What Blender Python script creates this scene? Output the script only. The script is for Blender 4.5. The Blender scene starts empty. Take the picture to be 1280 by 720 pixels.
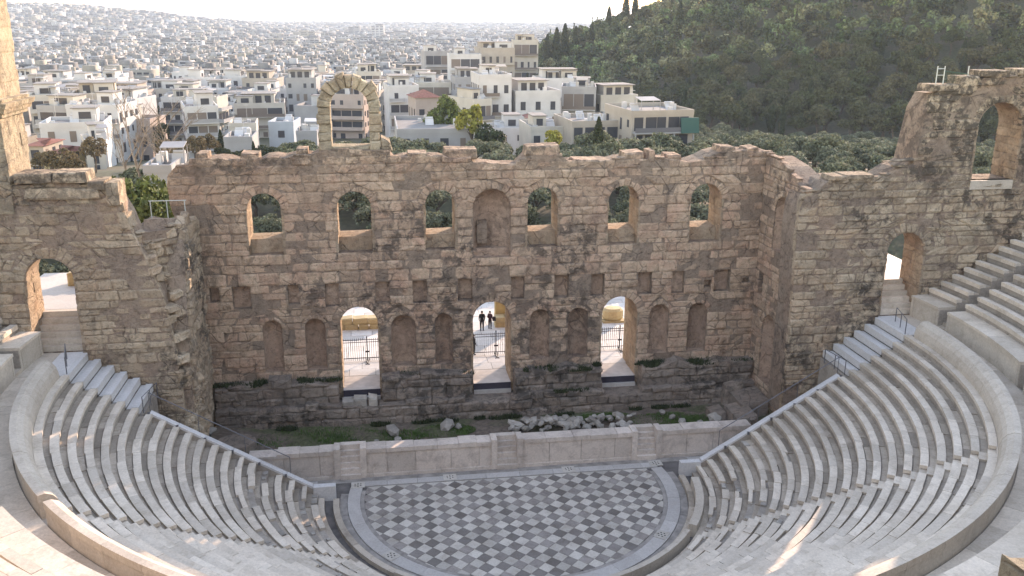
import bpy, math, random
import numpy as np
from mathutils import Vector, Matrix
from mathutils.geometry import tessellate_polygon

# ------------------------------------------------------------------ camera
SC = bpy.context.scene
COL = SC.collection
CAM = np.array([-7.668, -49.98, 28.62])
YAW, PITCH, ROLL, FOC = 0.148338, 0.295052, 0.005881, 1133.46
_cy, _sy, _cp, _sp = math.cos(YAW), math.sin(YAW), math.cos(PITCH), math.sin(PITCH)
FWD = np.array([_sy*_cp, _cy*_cp, -_sp])
RGT0 = np.array([_cy, -_sy, 0.0]); UPV0 = np.cross(RGT0, FWD)
RGT = math.cos(ROLL)*RGT0 + math.sin(ROLL)*UPV0
UPV = -math.sin(ROLL)*RGT0 + math.cos(ROLL)*UPV0
cd = bpy.data.cameras.new('camera'); cam = bpy.data.objects.new('camera', cd); COL.objects.link(cam)
cd.sensor_width = 36.0; cd.lens = FOC*36.0/1280.0; cd.clip_start = 0.2; cd.clip_end = 60000
M = Matrix.Identity(4)
for i in range(3):
    M[i][0], M[i][1], M[i][2], M[i][3] = RGT[i], UPV[i], -FWD[i], CAM[i]
cam.matrix_world = M
SC.camera = cam

# ------------------------------------------------------------------ sky, sun, exposure
SUN_AZ, SUN_EL = math.radians(38.0), math.radians(16.0)      # azimuth measured from +y towards +x
world = bpy.data.worlds.new('World'); SC.world = world; world.use_nodes = True
wn = world.node_tree; wn.nodes.clear()
sky = wn.nodes.new('ShaderNodeTexSky'); sky.sky_type = 'NISHITA'; sky.sun_disc = False
sky.sun_elevation = SUN_EL; sky.sun_rotation = SUN_AZ
sky.altitude = 100; sky.air_density = 1.4; sky.dust_density = 0.05; sky.ozone_density = 1.2
bg = wn.nodes.new('ShaderNodeBackground'); bg.inputs['Strength'].default_value = 0.15
wo = wn.nodes.new('ShaderNodeOutputWorld')
wn.links.new(sky.outputs[0], bg.inputs[0]); wn.links.new(bg.outputs[0], wo.inputs[0])
sl = bpy.data.lights.new('sun', 'SUN'); sun = bpy.data.objects.new('sun', sl); COL.objects.link(sun)
sl.energy = 2.0; sl.angle = math.radians(0.55); sl.color = (1.0, 0.91, 0.76)
sdir = Vector((math.sin(SUN_AZ)*math.cos(SUN_EL), math.cos(SUN_AZ)*math.cos(SUN_EL), math.sin(SUN_EL)))
sun.rotation_euler = sdir.to_track_quat('Z', 'Y').to_euler(); sun.location = (30, 40, 60)
SC.view_settings.view_transform = 'Standard'; SC.view_settings.look = 'None'
SC.view_settings.gamma = 1.0; SC.view_settings.use_curve_mapping = False
SC.view_settings.exposure = 2.35
SC.view_settings.use_white_balance = True; SC.view_settings.white_balance_temperature = 8050; SC.view_settings.white_balance_tint = 29
SC.cycles.use_denoising = True
SC.cycles.max_bounces = 6; SC.cycles.diffuse_bounces = 3; SC.cycles.volume_bounces = 0
SC.cycles.transparent_max_bounces = 4; SC.cycles.sample_clamp_indirect = 4.0

# ------------------------------------------------------------------ helpers
rng = np.random.default_rng(11)
R = random.Random(5)
def U(a, b): return R.uniform(a, b)

def az_el(px, py):
    v = FWD + (px-640)/FOC*RGT - (py-360)/FOC*UPV
    return math.atan2(v[0], v[1]), math.atan2(v[2], math.hypot(v[0], v[1]))
def at_dist(px, py, D):
    a, e = az_el(px, py)
    return np.array([CAM[0]+D*math.sin(a), CAM[1]+D*math.cos(a), CAM[2]+D*math.tan(e)])
def on_z(px, py, z):
    v = FWD + (px-640)/FOC*RGT - (py-360)/FOC*UPV
    return CAM + v*((z-CAM[2])/v[2])
def on_y(px, py, y):
    v = FWD + (px-640)/FOC*RGT - (py-360)/FOC*UPV
    return CAM + v*((y-CAM[1])/v[1])
def project(p):
    v = np.asarray(p, float)-CAM; z = float(v@FWD)
    if z < 0.1: return None
    return 640+FOC*float(v@RGT)/z, 360-FOC*float(v@UPV)/z
def in_view(p, m=40):
    q = project(p)
    return q is not None and -m < q[0] < 1280+m and -m < q[1] < 720+m

def tag(o, label=None, cat=None, group=None, kind=None):
    if label: o['label'] = label
    if cat: o['category'] = cat
    if group: o['group'] = group
    if kind: o['kind'] = kind
    return o
def thing(name, label, cat, loc=(0, 0, 0), group=None, rz=0.0, sc=1.0):
    o = bpy.data.objects.new(name, None); COL.objects.link(o)
    o.location = loc; o.rotation_euler = (0, 0, rz); o.scale = (sc, sc, sc) if np.isscalar(sc) else sc
    o.empty_display_size = 0.2
    return tag(o, label, cat, group)
def attach(o, parent, keep_world=True):
    if parent is None: return
    o.parent = parent
    if keep_world:
        m = Matrix.LocRotScale(parent.location, parent.rotation_euler, parent.scale)
        o.matrix_parent_inverse = m.inverted()
def make_mesh(name, v, f, mat=None, smooth=False):
    m = bpy.data.meshes.new(name)
    if isinstance(f, np.ndarray):                       # fast path: all faces of one size
        v = np.asarray(v, np.float32); n, k = f.shape
        m.vertices.add(len(v)); m.vertices.foreach_set('co', v.ravel())
        m.loops.add(n*k); m.loops.foreach_set('vertex_index', f.astype(np.int32).ravel())
        m.polygons.add(n); m.polygons.foreach_set('loop_start', np.arange(0, n*k, k, dtype=np.int32))
        m.update(calc_edges=True)
    else:
        m.from_pydata([tuple(map(float, p)) for p in v], [], f); m.update()
    if mat is not None: m.materials.append(mat)
    if smooth: m.polygons.foreach_set('use_smooth', np.ones(len(m.polygons), bool))
    return m
def mesh_obj(name, v, f, mat=None, parent=None, smooth=False, keep=True):
    o = bpy.data.objects.new(name, make_mesh(name, v, f, mat, smooth)); COL.objects.link(o)
    attach(o, parent, keep)
    return o
def data_obj(name, mesh, parent=None, loc=None, rz=0.0, sc=None):
    o = bpy.data.objects.new(name, mesh); COL.objects.link(o)
    if loc is not None: o.location = loc
    o.rotation_euler = (0, 0, rz)
    if sc is not None: o.scale = sc
    if parent is not None: o.parent = parent
    return o

BOXF = [(0, 3, 2, 1), (4, 5, 6, 7), (0, 1, 5, 4), (1, 2, 6, 5), (2, 3, 7, 6), (3, 0, 4, 7)]
class MB:
    def __init__(s): s.v = []; s.f = []
    def add(s, v, f):
        n = len(s.v); s.v.extend(v); s.f.extend([tuple(i+n for i in q) for q in f]); return s
    def box(s, x0, x1, y0, y1, z0, z1):
        return s.add([(x0, y0, z0), (x1, y0, z0), (x1, y1, z0), (x0, y1, z0), (x0, y0, z1), (x1, y0, z1), (x1, y1, z1), (x0, y1, z1)], BOXF)
    def hexa(s, p): return s.add(p, BOXF)
    def tube(s, pts, rad, n=6, cap=True):
        pts = [Vector(p) for p in pts]; k = len(pts); base = len(s.v)
        rad = [rad]*k if np.isscalar(rad) else rad
        for i, p in enumerate(pts):
            t = (pts[min(i+1, k-1)]-pts[max(i-1, 0)]).normalized()
            a = t.orthogonal().normalized(); b = t.cross(a)
            for j in range(n):
                an = 2*math.pi*j/n; s.v.append(tuple(p+(a*math.cos(an)+b*math.sin(an))*rad[i]))
        for i in range(k-1):
            for j in range(n):
                q = base+i*n; s.f.append((q+j, q+(j+1) % n, q+n+(j+1) % n, q+n+j))
        if cap:
            s.f.append(tuple(base+j for j in reversed(range(n)))); s.f.append(tuple(base+(k-1)*n+j for j in range(n)))
        return s
    def build(s, name, mat, parent=None, smooth=False, keep=True): return mesh_obj(name, s.v, s.f, mat, parent, smooth, keep)

def sector(r0, r1, z0, z1, a0, a1, n=3, jit=0.0):
    """an annular block between two angles (radians), top z1, bottom z0"""
    v = []; f = []
    for i in range(n+1):
        a = a0+(a1-a0)*i/n; c, s = math.cos(a), math.sin(a)
        v += [(r0*c, r0*s, z0), (r1*c, r1*s, z0), (r1*c, r1*s, z1), (r0*c, r0*s, z1)]
    for i in range(n):
        b = 4*i
        for j in range(4):
            k = (j+1) % 4
            f.append((b+j, b+4+j, b+4+k, b+k))
    f.append((0, 1, 2, 3)); b = 4*n; f.append((b, b+3, b+2, b+1))
    if jit:
        v = [(x, y, z+(U(-jit, jit) if z > z0 else 0)) for x, y, z in v]
    return v, f

# ------------------------------------------------------------------ materials
class NT:
    def __init__(s, name):
        s.m = bpy.data.materials.new(name); s.m.use_nodes = True; s.t = s.m.node_tree; s.t.nodes.clear()
        s.out = s.n('ShaderNodeOutputMaterial'); s.bs = s.n('ShaderNodeBsdfPrincipled')
        s.l(s.bs.outputs[0], s.out.inputs[0])
        s.bs.inputs['Roughness'].default_value = 0.9
        s.bs.inputs['Specular IOR Level'].default_value = 0.25
    def n(s, t): return s.t.nodes.new(t)
    def l(s, a, b): s.t.links.new(a, b)
    def pos(s, sc=(1, 1, 1)):
        g = s.n('ShaderNodeNewGeometry'); m = s.n('ShaderNodeMapping'); m.inputs['Scale'].default_value = sc
        s.l(g.outputs['Position'], m.inputs['Vector']); return m.outputs[0]
    def noise(s, scale, detail=3, rough=0.55, vec=None, dist=0.0):
        n = s.n('ShaderNodeTexNoise'); n.inputs['Scale'].default_value = scale; n.inputs['Detail'].default_value = detail
        n.inputs['Roughness'].default_value = rough; n.inputs['Distortion'].default_value = dist
        s.l(vec if vec is not None else s.pos(), n.inputs['Vector']); return n.outputs['Fac']
    def ramp(s, fac, stops, interp='LINEAR'):
        r = s.n('ShaderNodeValToRGB'); r.color_ramp.interpolation = interp; e = r.color_ramp.elements
        while len(e) < len(stops): e.new(0.5)
        for i, (p, c) in enumerate(stops):
            e[i].position = p; e[i].color = (c, c, c, 1) if np.isscalar(c) else (*c, 1)
        s.l(fac, r.inputs[0]); return r.outputs[0]
    def mix(s, fac, a, b, mode='MIX'):
        m = s.n('ShaderNodeMix'); m.data_type = 'RGBA'; m.blend_type = mode
        for sock, val in ((m.inputs[0], fac), (m.inputs[6], a), (m.inputs[7], b)):
            if hasattr(val, 'is_linked') or hasattr(val, 'links'): s.l(val, sock)
            elif np.isscalar(val): sock.default_value = val if sock == m.inputs[0] else (val, val, val, 1)
            else: sock.default_value = (*val, 1)
        return m.outputs[2]
    def math(s, op, a, b=0.0, clamp=False):
        m = s.n('ShaderNodeMath'); m.operation = op; m.use_clamp = clamp
        for i, val in enumerate((a, b)):
            if hasattr(val, 'links'): s.l(val, m.inputs[i])
            else: m.inputs[i].default_value = val
        return m.outputs[0]
    def rnd(s):
        o = s.n('ShaderNodeObjectInfo'); g = s.n('ShaderNodeNewGeometry')
        return s.math('FRACT', s.math('ADD', o.outputs['Random'], g.outputs['Random Per Island']))
    def bump(s, fac, strength=0.5, dist=0.05):
        b = s.n('ShaderNodeBump'); b.inputs['Strength'].default_value = strength; b.inputs['Distance'].default_value = dist
        s.l(fac, b.inputs['Height']); s.l(b.outputs[0], s.bs.inputs['Normal'])
    def color(s, c):
        if hasattr(c, 'links'): s.l(c, s.bs.inputs['Base Color'])
        else: s.bs.inputs['Base Color'].default_value = (*c, 1)
        return s
    def done(s): return s.m

def mat_plain(name, c, rough=0.8, metal=0.0, var=0.0, scale=2.0, bump=0.0):
    n = NT(name); n.bs.inputs['Roughness'].default_value = rough; n.bs.inputs['Metallic'].default_value = metal
    if var:
        f = n.ramp(n.noise(scale, 4), [(0.3, 1-var), (0.7, 1+var*0.6)])
        col = n.mix(1.0, c, f, 'MULTIPLY'); n.color(col)
        if bump: n.bump(n.noise(scale*5, 4), bump, 0.03)
    else: n.color(c)
    return n.done()

def mat_masonry(name, a, b, c, dark, lichen=0.5, top=None, rubble=0.0):
    n = NT(name); n.bs.inputs['Roughness'].default_value = 0.97; n.bs.inputs['Specular IOR Level'].default_value = 0.1
    big = n.ramp(n.noise(0.17, 3), [(0.38, 0.0), (0.62, 1.0)])
    col = n.mix(big, a, b)
    col = n.mix(n.ramp(n.noise(0.55, 4, 0.6, dist=0.6), [(0.46, 0.0), (0.66, 1.0)]), col, c)
    r = n.rnd()
    col = n.mix(1.0, col, n.ramp(r, [(0.0, (0.84, 0.82, 0.81)), (0.35, (0.98, 0.96, 0.94)), (0.7, (1.05, 1.03, 1.01)), (1.0, (1.16, 1.16, 1.15))]), 'MULTIPLY')
    col = n.mix(1.0, col, n.ramp(n.noise(2.1, 8, 0.75, dist=0.5), [(0.3, 0.5), (0.48, 0.98), (0.62, 1.12), (0.75, 1.38)]), 'MULTIPLY')
    # dark crust: patches, vertical streaks, and a weathered crown along the wall head
    patch = n.ramp(n.noise(1.1, 6, 0.7, dist=0.4), [(0.47, 0.0), (0.58, 1.0)])
    mask = n.ramp(n.noise(0.13, 2), [(0.45, 0.0), (0.58, 1.0)])
    stain = n.math('MULTIPLY', patch, mask)
    streak = n.ramp(n.noise(1.0, 4, 0.6, vec=n.pos((1.5, 1.5, 0.13))), [(0.56, 0.0), (0.70, 0.55)])
    stain = n.math('MAXIMUM', stain, n.math('MULTIPLY', streak, n.ramp(n.noise(0.9, 4), [(0.40, 0.0), (0.6, 1.0)])))
    if top is not None:
        sep = n.n('ShaderNodeSeparateXYZ'); n.l(n.pos(), sep.inputs[0])
        mr = n.n('ShaderNodeMapRange'); mr.inputs[1].default_value = top[0]; mr.inputs[2].default_value = top[1]; n.l(sep.outputs[2], mr.inputs[0])
        tp = n.math('MULTIPLY', mr.outputs[0], n.ramp(n.noise(1.7, 6, 0.7), [(0.42, 0.0), (0.55, 1.0)]))
        stain = n.math('MAXIMUM', stain, tp)
    col = n.mix(n.math('MULTIPLY', stain, lichen), col, dark)
    # pits and hairline cracks
    vo = n.n('ShaderNodeTexVoronoi'); vo.feature = 'DISTANCE_TO_EDGE'; vo.inputs['Scale'].default_value = 1.35
    wv_ = n.n('ShaderNodeMix'); wv_.data_type = 'VECTOR'; wv_.inputs[0].default_value = 0.16
    nv = n.n('ShaderNodeTexNoise'); nv.inputs['Scale'].default_value = 2.2; nv.inputs['Detail'].default_value = 5; n.l(n.pos(), nv.inputs['Vector'])
    n.l(n.pos(), wv_.inputs[4]); n.l(nv.outputs['Color'], wv_.inputs[5]); n.l(wv_.outputs[1], vo.inputs['Vector'])
    crack = n.math('MULTIPLY', n.ramp(vo.outputs['Distance'], [(0.012, 1.0), (0.045, 0.0)]), n.ramp(n.noise(0.8, 3), [(0.50, 0.0), (0.60, 0.8)]))
    pits = n.ramp(n.noise(6.5, 4, 0.7), [(0.33, 1.0), (0.42, 0.0)])
    col = n.mix(n.math('MULTIPLY', n.math('MAXIMUM', crack, pits), 0.5), col, dark)
    n.color(col)
    h = n.math('ADD', n.noise(2.6, 8, 0.75), n.math('MULTIPLY', n.noise(11.0, 5, 0.7), 0.45))
    n.bump(n.math('SUBTRACT', h, n.math('MULTIPLY', crack, 0.35)), 1.0, 0.26+rubble)
    return n.done()

M_WALL = mat_masonry('stage_masonry', (0.64, 0.475, 0.345), (0.53, 0.385, 0.285), (0.61, 0.405, 0.295), (0.12, 0.098, 0.08), 0.85, (17.3, 20.0))
M_WING = mat_masonry('wing_masonry', (0.62, 0.495, 0.36), (0.52, 0.41, 0.30), (0.57, 0.42, 0.295), (0.09, 0.078, 0.066), 0.88, (16.0, 20.2))
M_TOWER = mat_masonry('tower_masonry', (0.50, 0.43, 0.32), (0.43, 0.36, 0.265), (0.49, 0.385, 0.28), (0.12, 0.105, 0.09), 0.45)
M_FOOT = mat_masonry('footing_masonry', (0.36, 0.30, 0.25), (0.27, 0.225, 0.19), (0.38, 0.30, 0.245), (0.07, 0.065, 0.058), 0.8)
M_CORE = mat_masonry('core_rubble', (0.50, 0.39, 0.30), (0.42, 0.325, 0.255), (0.48, 0.35, 0.265), (0.07, 0.06, 0.055), 0.6, None, 0.12)
M_REVEAL = mat_masonry('reveal_masonry', (0.46, 0.36, 0.265), (0.40, 0.305, 0.22), (0.47, 0.33, 0.225), (0.14, 0.11, 0.085), 0.3)
M_NICHE = mat_masonry('niche_brick', (0.52, 0.37, 0.28), (0.45, 0.315, 0.24), (0.54, 0.40, 0.305), (0.10, 0.08, 0.07), 0.45)

def mat_marble(name, a, b, stainc, st=0.5, vlo=0.82, vhi=1.12):
    n = NT(name); n.bs.inputs['Roughness'].default_value = 0.72
    col = n.mix(n.ramp(n.noise(0.5, 4, 0.6), [(0.35, 0), (0.65, 1)]), a, b)
    col = n.mix(1.0, col, n.ramp(n.rnd(), [(0, vlo), (0.5, 1.0), (1, vhi)]), 'MULTIPLY')
    s = n.ramp(n.noise(1.4, 7, 0.72, dist=0.5), [(0.48, 0), (0.68, 1)])
    col = n.mix(n.math('MULTIPLY', s, st), col, stainc)
    col = n.mix(1.0, col, n.ramp(n.noise(9, 5, 0.7), [(0.3, 0.84), (0.7, 1.1)]), 'MULTIPLY')
    n.color(col); n.bump(n.noise(7, 6, 0.7), 0.35, 0.03)
    return n.done()
M_SEAT = mat_marble('seat_marble', (0.65, 0.565, 0.465), (0.57, 0.485, 0.39), (0.36, 0.29, 0.215), 0.55, 0.8, 1.1)
M_TREAD = mat_marble('tread_stone', (0.47, 0.395, 0.315), (0.39, 0.325, 0.255), (0.21, 0.165, 0.125), 0.65, 0.7, 1.2)
M_SBASE = mat_marble('seating_base', (0.39, 0.34, 0.285), (0.325, 0.28, 0.235), (0.17, 0.14, 0.115), 0.6)
M_NEW = mat_marble('restored_marble', (0.60, 0.58, 0.555), (0.54, 0.52, 0.495), (0.5, 0.47, 0.43), 0.25, 0.92, 1.06)
M_PARA = mat_marble('parapet_marble', (0.54, 0.47, 0.385), (0.47, 0.405, 0.33), (0.34, 0.28, 0.22), 0.55, 0.9, 1.1)
M_PULP = mat_marble('pulpitum_marble', (0.64, 0.55, 0.475), (0.56, 0.475, 0.405), (0.29, 0.235, 0.20), 0.6, 0.85, 1.1)
M_BORDER = mat_marble('border_marble', (0.47, 0.44, 0.405), (0.42, 0.385, 0.35), (0.33, 0.29, 0.25), 0.4, 0.9, 1.08)
M_TLIGHT = mat_marble('tile_light', (0.54, 0.495, 0.43), (0.47, 0.425, 0.365), (0.32, 0.27, 0.215), 0.6, 0.78, 1.12)
M_TDARK = mat_marble('tile_dark', (0.245, 0.22, 0.197), (0.20, 0.172, 0.15), (0.125, 0.10, 0.082), 0.6, 0.7, 1.4)
M_GROUT = mat_plain('grout', (0.14, 0.125, 0.115), 0.95, var=0.4, scale=1.3)
M_GUTTER = mat_plain('gutter_stone', (0.30, 0.27, 0.24), 0.9, var=0.35, scale=1.6, bump=0.4)
M_PLAZA = mat_marble('plaza_paving', (0.60, 0.57, 0.53), (0.54, 0.51, 0.47), (0.45, 0.41, 0.36), 0.35)
M_METAL = mat_plain('grey_metal', (0.16, 0.16, 0.17), 0.5, 0.6)
M_IRON = mat_plain('dark_iron', (0.035, 0.035, 0.04), 0.5, 0.5)
M_CARPET = mat_plain('dark_mat', (0.045, 0.04, 0.055), 0.95, var=0.2, scale=3)
M_BLACK = mat_plain('drain_black', (0.02, 0.02, 0.02), 0.9)
M_BLOCK = mat_marble('ochre_stone', (0.46, 0.36, 0.20), (0.38, 0.29, 0.16), (0.25, 0.18, 0.10), 0.4)
M_RUBBLE = mat_marble('rubble_marble', (0.42, 0.38, 0.33), (0.31, 0.28, 0.24), (0.17, 0.155, 0.14), 0.5, 0.75, 1.2)
# ------------------------------------------------------------------ terrain (setting)
_PD = [0, 94, 110, 150, 185, 225, 300, 500, 700, 1000, 1600, 3500, 5200, 5700, 7000, 30000]
_PZ = [2.8, 2.8, 5.6, 5.2, 0.5, -4.0, -8.0, -15.5, -21.5, -28, -38, -49, -46, -60, -88, -92]
_HA = [3, 8.9, 10.8, 14.2, 16.1, 20, 25, 32, 45, 70]
_HE = [-6, -3.3, -1.6, -0.55, 0.0, 1.5, 3.6, 5.2, 5.5, 5.5]
def sstep(t): t = np.clip(t, 0, 1); return t*t*(3-2*t)
def hill_at(x, y):
    dx, dy = x-CAM[0], y-CAM[1]; D = np.hypot(dx, dy); az = np.degrees(np.arctan2(dx, dy))
    zr = CAM[2]+520*np.tan(np.radians(np.interp(az, _HA, _HE)))-6.5
    d0 = np.interp(az, [8, 16, 20], [345, 300, 262])
    up = sstep((D-d0)/(520-d0)); dn = 1-sstep((D-560)/420)
    base = np.interp(D, _PD, _PZ)
    side = sstep((az-6.0)/3.0)
    return np.maximum(zr-base, 0)*up*dn*side
def terrain(x, y):
    dx, dy = x-CAM[0], y-CAM[1]; D = np.hypot(dx, dy); az = np.degrees(np.arctan2(dx, dy))
    z = np.interp(D, _PD, _PZ)+hill_at(x, y)
    lf = 76*np.exp(-((D-3400)/900)**2)*sstep((-az-2)/17)
    lf += 5*np.exp(-((D-4300)/700)**2)*sstep((-az+14)/12)
    return z+lf

def mat_ground():
    n = NT('earth_ground')
    col = n.mix(n.ramp(n.noise(0.06, 4), [(0.4, 0), (0.6, 1)]), (0.065, 0.07, 0.038), (0.10, 0.085, 0.055))
    n.color(n.mix(1.0, col, n.ramp(n.noise(1.2, 5), [(0.3, 0.7), (0.7, 1.25)]), 'MULTIPLY'))
    return n.done()
M_GROUND = mat_ground()
azs = np.radians(np.linspace(-48, 60, 109))
ys = np.concatenate([[14.5, 22, 30, 36, 40, 43, 46], np.geomspace(49, 12000, 96)])
gx = CAM[0]+(ys[:, None]-CAM[1])*np.tan(azs)[None, :]; gy = np.repeat(ys[:, None], len(azs), 1)
gz = terrain(gx, gy)-0.05
v = np.stack([gx, gy, gz], -1).reshape(-1, 3); nc = len(azs)
i, j = np.meshgrid(np.arange(len(ys)-1), np.arange(nc-1), indexing='ij'); b = (i*nc+j).ravel()
tag(mesh_obj('ground', v, np.stack([b, b+1, b+nc+1, b+nc], 1), M_GROUND, smooth=True), kind='structure')
tag(mesh_obj('sea', [(-26000, 6500, -84), (30000, 6500, -84), (30000, 25500, -84), (-26000, 25500, -84)], [(0, 1, 2, 3)], mat_plain('sea_water', (0.05, 0.09, 0.13), 0.25)), kind='structure')

# paved court behind the stage wall
pz = thing('plaza', None, None); pz['kind'] = 'structure'
mb = MB().box(-40, 44, 13.35, 41, 2.2, 2.74); mb.build('paving_bed', M_GROUT, pz)
pm = MB(); slabs = []
yy = 13.4
while yy < 40.5:
    dy = U(1.0, 1.5); xx = -24+U(-1, 0)
    while xx < 34:
        dx = U(1.3, 2.3)
        slabs.append((xx, xx+dx-0.03, yy, min(yy+dy-0.03, 41)))
        xx += dx
    yy += dy
def px_area(s):
    q = [project((s[0], s[2], 2.8)), project((s[1], s[3], 2.8))]
    cxm = (s[0]+s[1])/2; cy = (s[2]+s[3])/2
    k = 0
    for c in (-9.38, 0, 9.4):                     # seen through a doorway?
        t = (10.9-CAM[1])/(cy-CAM[1]); xd = CAM[0]+(cxm-CAM[0])*t; zd = CAM[2]+(2.8-CAM[2])*t
        if abs(xd-c) < 1.6 and zd < 9.3: k = 1
    return k
for s in slabs:
    if px_area(s): MB().box(s[0], s[1], s[2], s[3], 2.5, 2.8+U(-0.012, 0.012)).build('paving_slab', M_PLAZA, pz)
    else: pm.box(s[0], s[1], s[2], s[3], 2.5, 2.8+U(-0.012, 0.012))
pm.build('paving', M_PLAZA, pz)['kind'] = 'stuff'
# ground inside the theatre and the hillside that carries the camera
tag(mesh_obj('theatre_ground', [(-60, -75, -0.6), (60, -75, -0.6), (60, 16, -0.6), (-60, 16, -0.6)], [(0, 1, 2, 3)], M_GROUND), kind='structure')
hs = MB(); prof = [(38.6, 15.2), (39.8, 16.6), (44.0, 19.0), (47.5, 23.2), (49.6, 26.9), (58, 27.0), (75, 28.0)]
na = 60
for k in range(na+1):
    a = math.pi+math.pi*k/na
    for r, z in prof: hs.v.append((r*math.cos(a), r*math.sin(a), z-(0 if r < 39 else U(0, 0.3))))
m_ = len(prof)
for k in range(na):
    for r in range(m_-1):
        a = k*m_+r; hs.f.append((a, a+1, a+m_+1, a+m_))
tag(hs.build('hillside', M_GROUND), kind='structure')

# ------------------------------------------------------------------ masonry machinery
class Frame:
    def __init__(s, O, Ud, N): s.O, s.U, s.N = np.array(O, float), np.array(Ud, float), np.array(N, float)
    def w(s, u, z, n): return s.O+s.U*u+s.N*n+np.array([0, 0, z])
def stone(fr, q, n0, dep, rough=0.05, r=None):
    """one irregular block: q = four (u,z) corners, front bulging from n0, open at the back"""
    e = 0.16; st = [0, e, 1-e, 1]; v = []
    for b_, t in enumerate(st):
        for a_, s in enumerate(st):
            u = (1-t)*((1-s)*q[0][0]+s*q[1][0])+t*((1-s)*q[3][0]+s*q[2][0])
            z = (1-t)*((1-s)*q[0][1]+s*q[1][1])+t*((1-s)*q[3][1]+s*q[2][1])
            edge = (a_ in (0, 3))+(b_ in (0, 3))
            n = n0-(0.0, rough*0.9, rough*1.8)[edge]+U(-rough, rough)*0.7
            if edge == 0: u += U(-.03, .03); z += U(-.03, .03)
            else: u += U(-.018, .018); z += U(-.018, .018)
            v.append(fr.w(u, z, n))
    ring = [0, 1, 2, 3, 7, 11, 15, 14, 13, 12, 8, 4]
    f = [(y*4+x, y*4+x+1, (y+1)*4+x+1, (y+1)*4+x) for y in range(3) for x in range(3)]
    for k in ring: v.append(v[k]-fr.N*dep)
    for k in range(12):
        a, b2 = ring[k], ring[(k+1) % 12]; f.append((b2, a, 16+k, 16+(k+1) % 12))
    return v, f
def hw_of(o, z, za=None, zb=None):
    if not o.get('arch', True): return o['w']/2 if (min(zb, o['zt'])-max(za, o['zb'])) > 0.35*(zb-za) else 0.0
    zs = o['zt']-o['w']/2; Ro = o['w']/2+o.get('ring', 0.5)
    if z < o['zb'] or z > zs+Ro: return 0.0
    return o['w']/2 if z <= zs else math.sqrt(max(Ro*Ro-(z-zs)**2, 0))
def outline(o, grow=0.0, n=10):
    h = o['w']/2+grow
    if not o.get('arch', True): return [(o['cx']-h, o['zb']), (o['cx']+h, o['zb']), (o['cx']+h, o['zt']), (o['cx']-h, o['zt'])]
    zs = o['zt']-o['w']/2
    return [(o['cx']-h, o['zb']), (o['cx']+h, o['zb'])]+[(o['cx']+h*math.cos(math.pi*k/n), zs+h*math.sin(math.pi*k/n)) for k in range(n+1)]
def plate(fr, outer, holes, n1, n0):
    """solid plate with holes from depth n1 (back) to n0 (front)"""
    loops = [outer]+holes; flat = [p for l_ in loops for p in l_]
    tri = tessellate_polygon([[Vector((p[0], p[1], 0)) for p in l_] for l_ in loops])
    v = [fr.w(p[0], p[1], n0) for p in flat]+[fr.w(p[0], p[1], n1) for p in flat]; N = len(flat)
    f = []
    for t in tri:
        a, b2, c = [Vector(flat[k]) for k in t]
        t = t if (b2-a).cross(c-a) > 0 else (t[0], t[2], t[1])
        f.append(tuple(t)); f.append((t[0]+N, t[2]+N, t[1]+N))
    o = 0
    for li, l_ in enumerate(loops):
        k = len(l_); area = sum(l_[i][0]*l_[(i+1) % k][1]-l_[(i+1) % k][0]*l_[i][1] for i in range(k))
        for i in range(k):
            a, b2 = o+i, o+(i+1) % k
            q = (a, a+N, b2+N, b2)
            f.append(q if (area > 0) == (li == 0) else q[::-1])
        o += k
    return v, f

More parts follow.
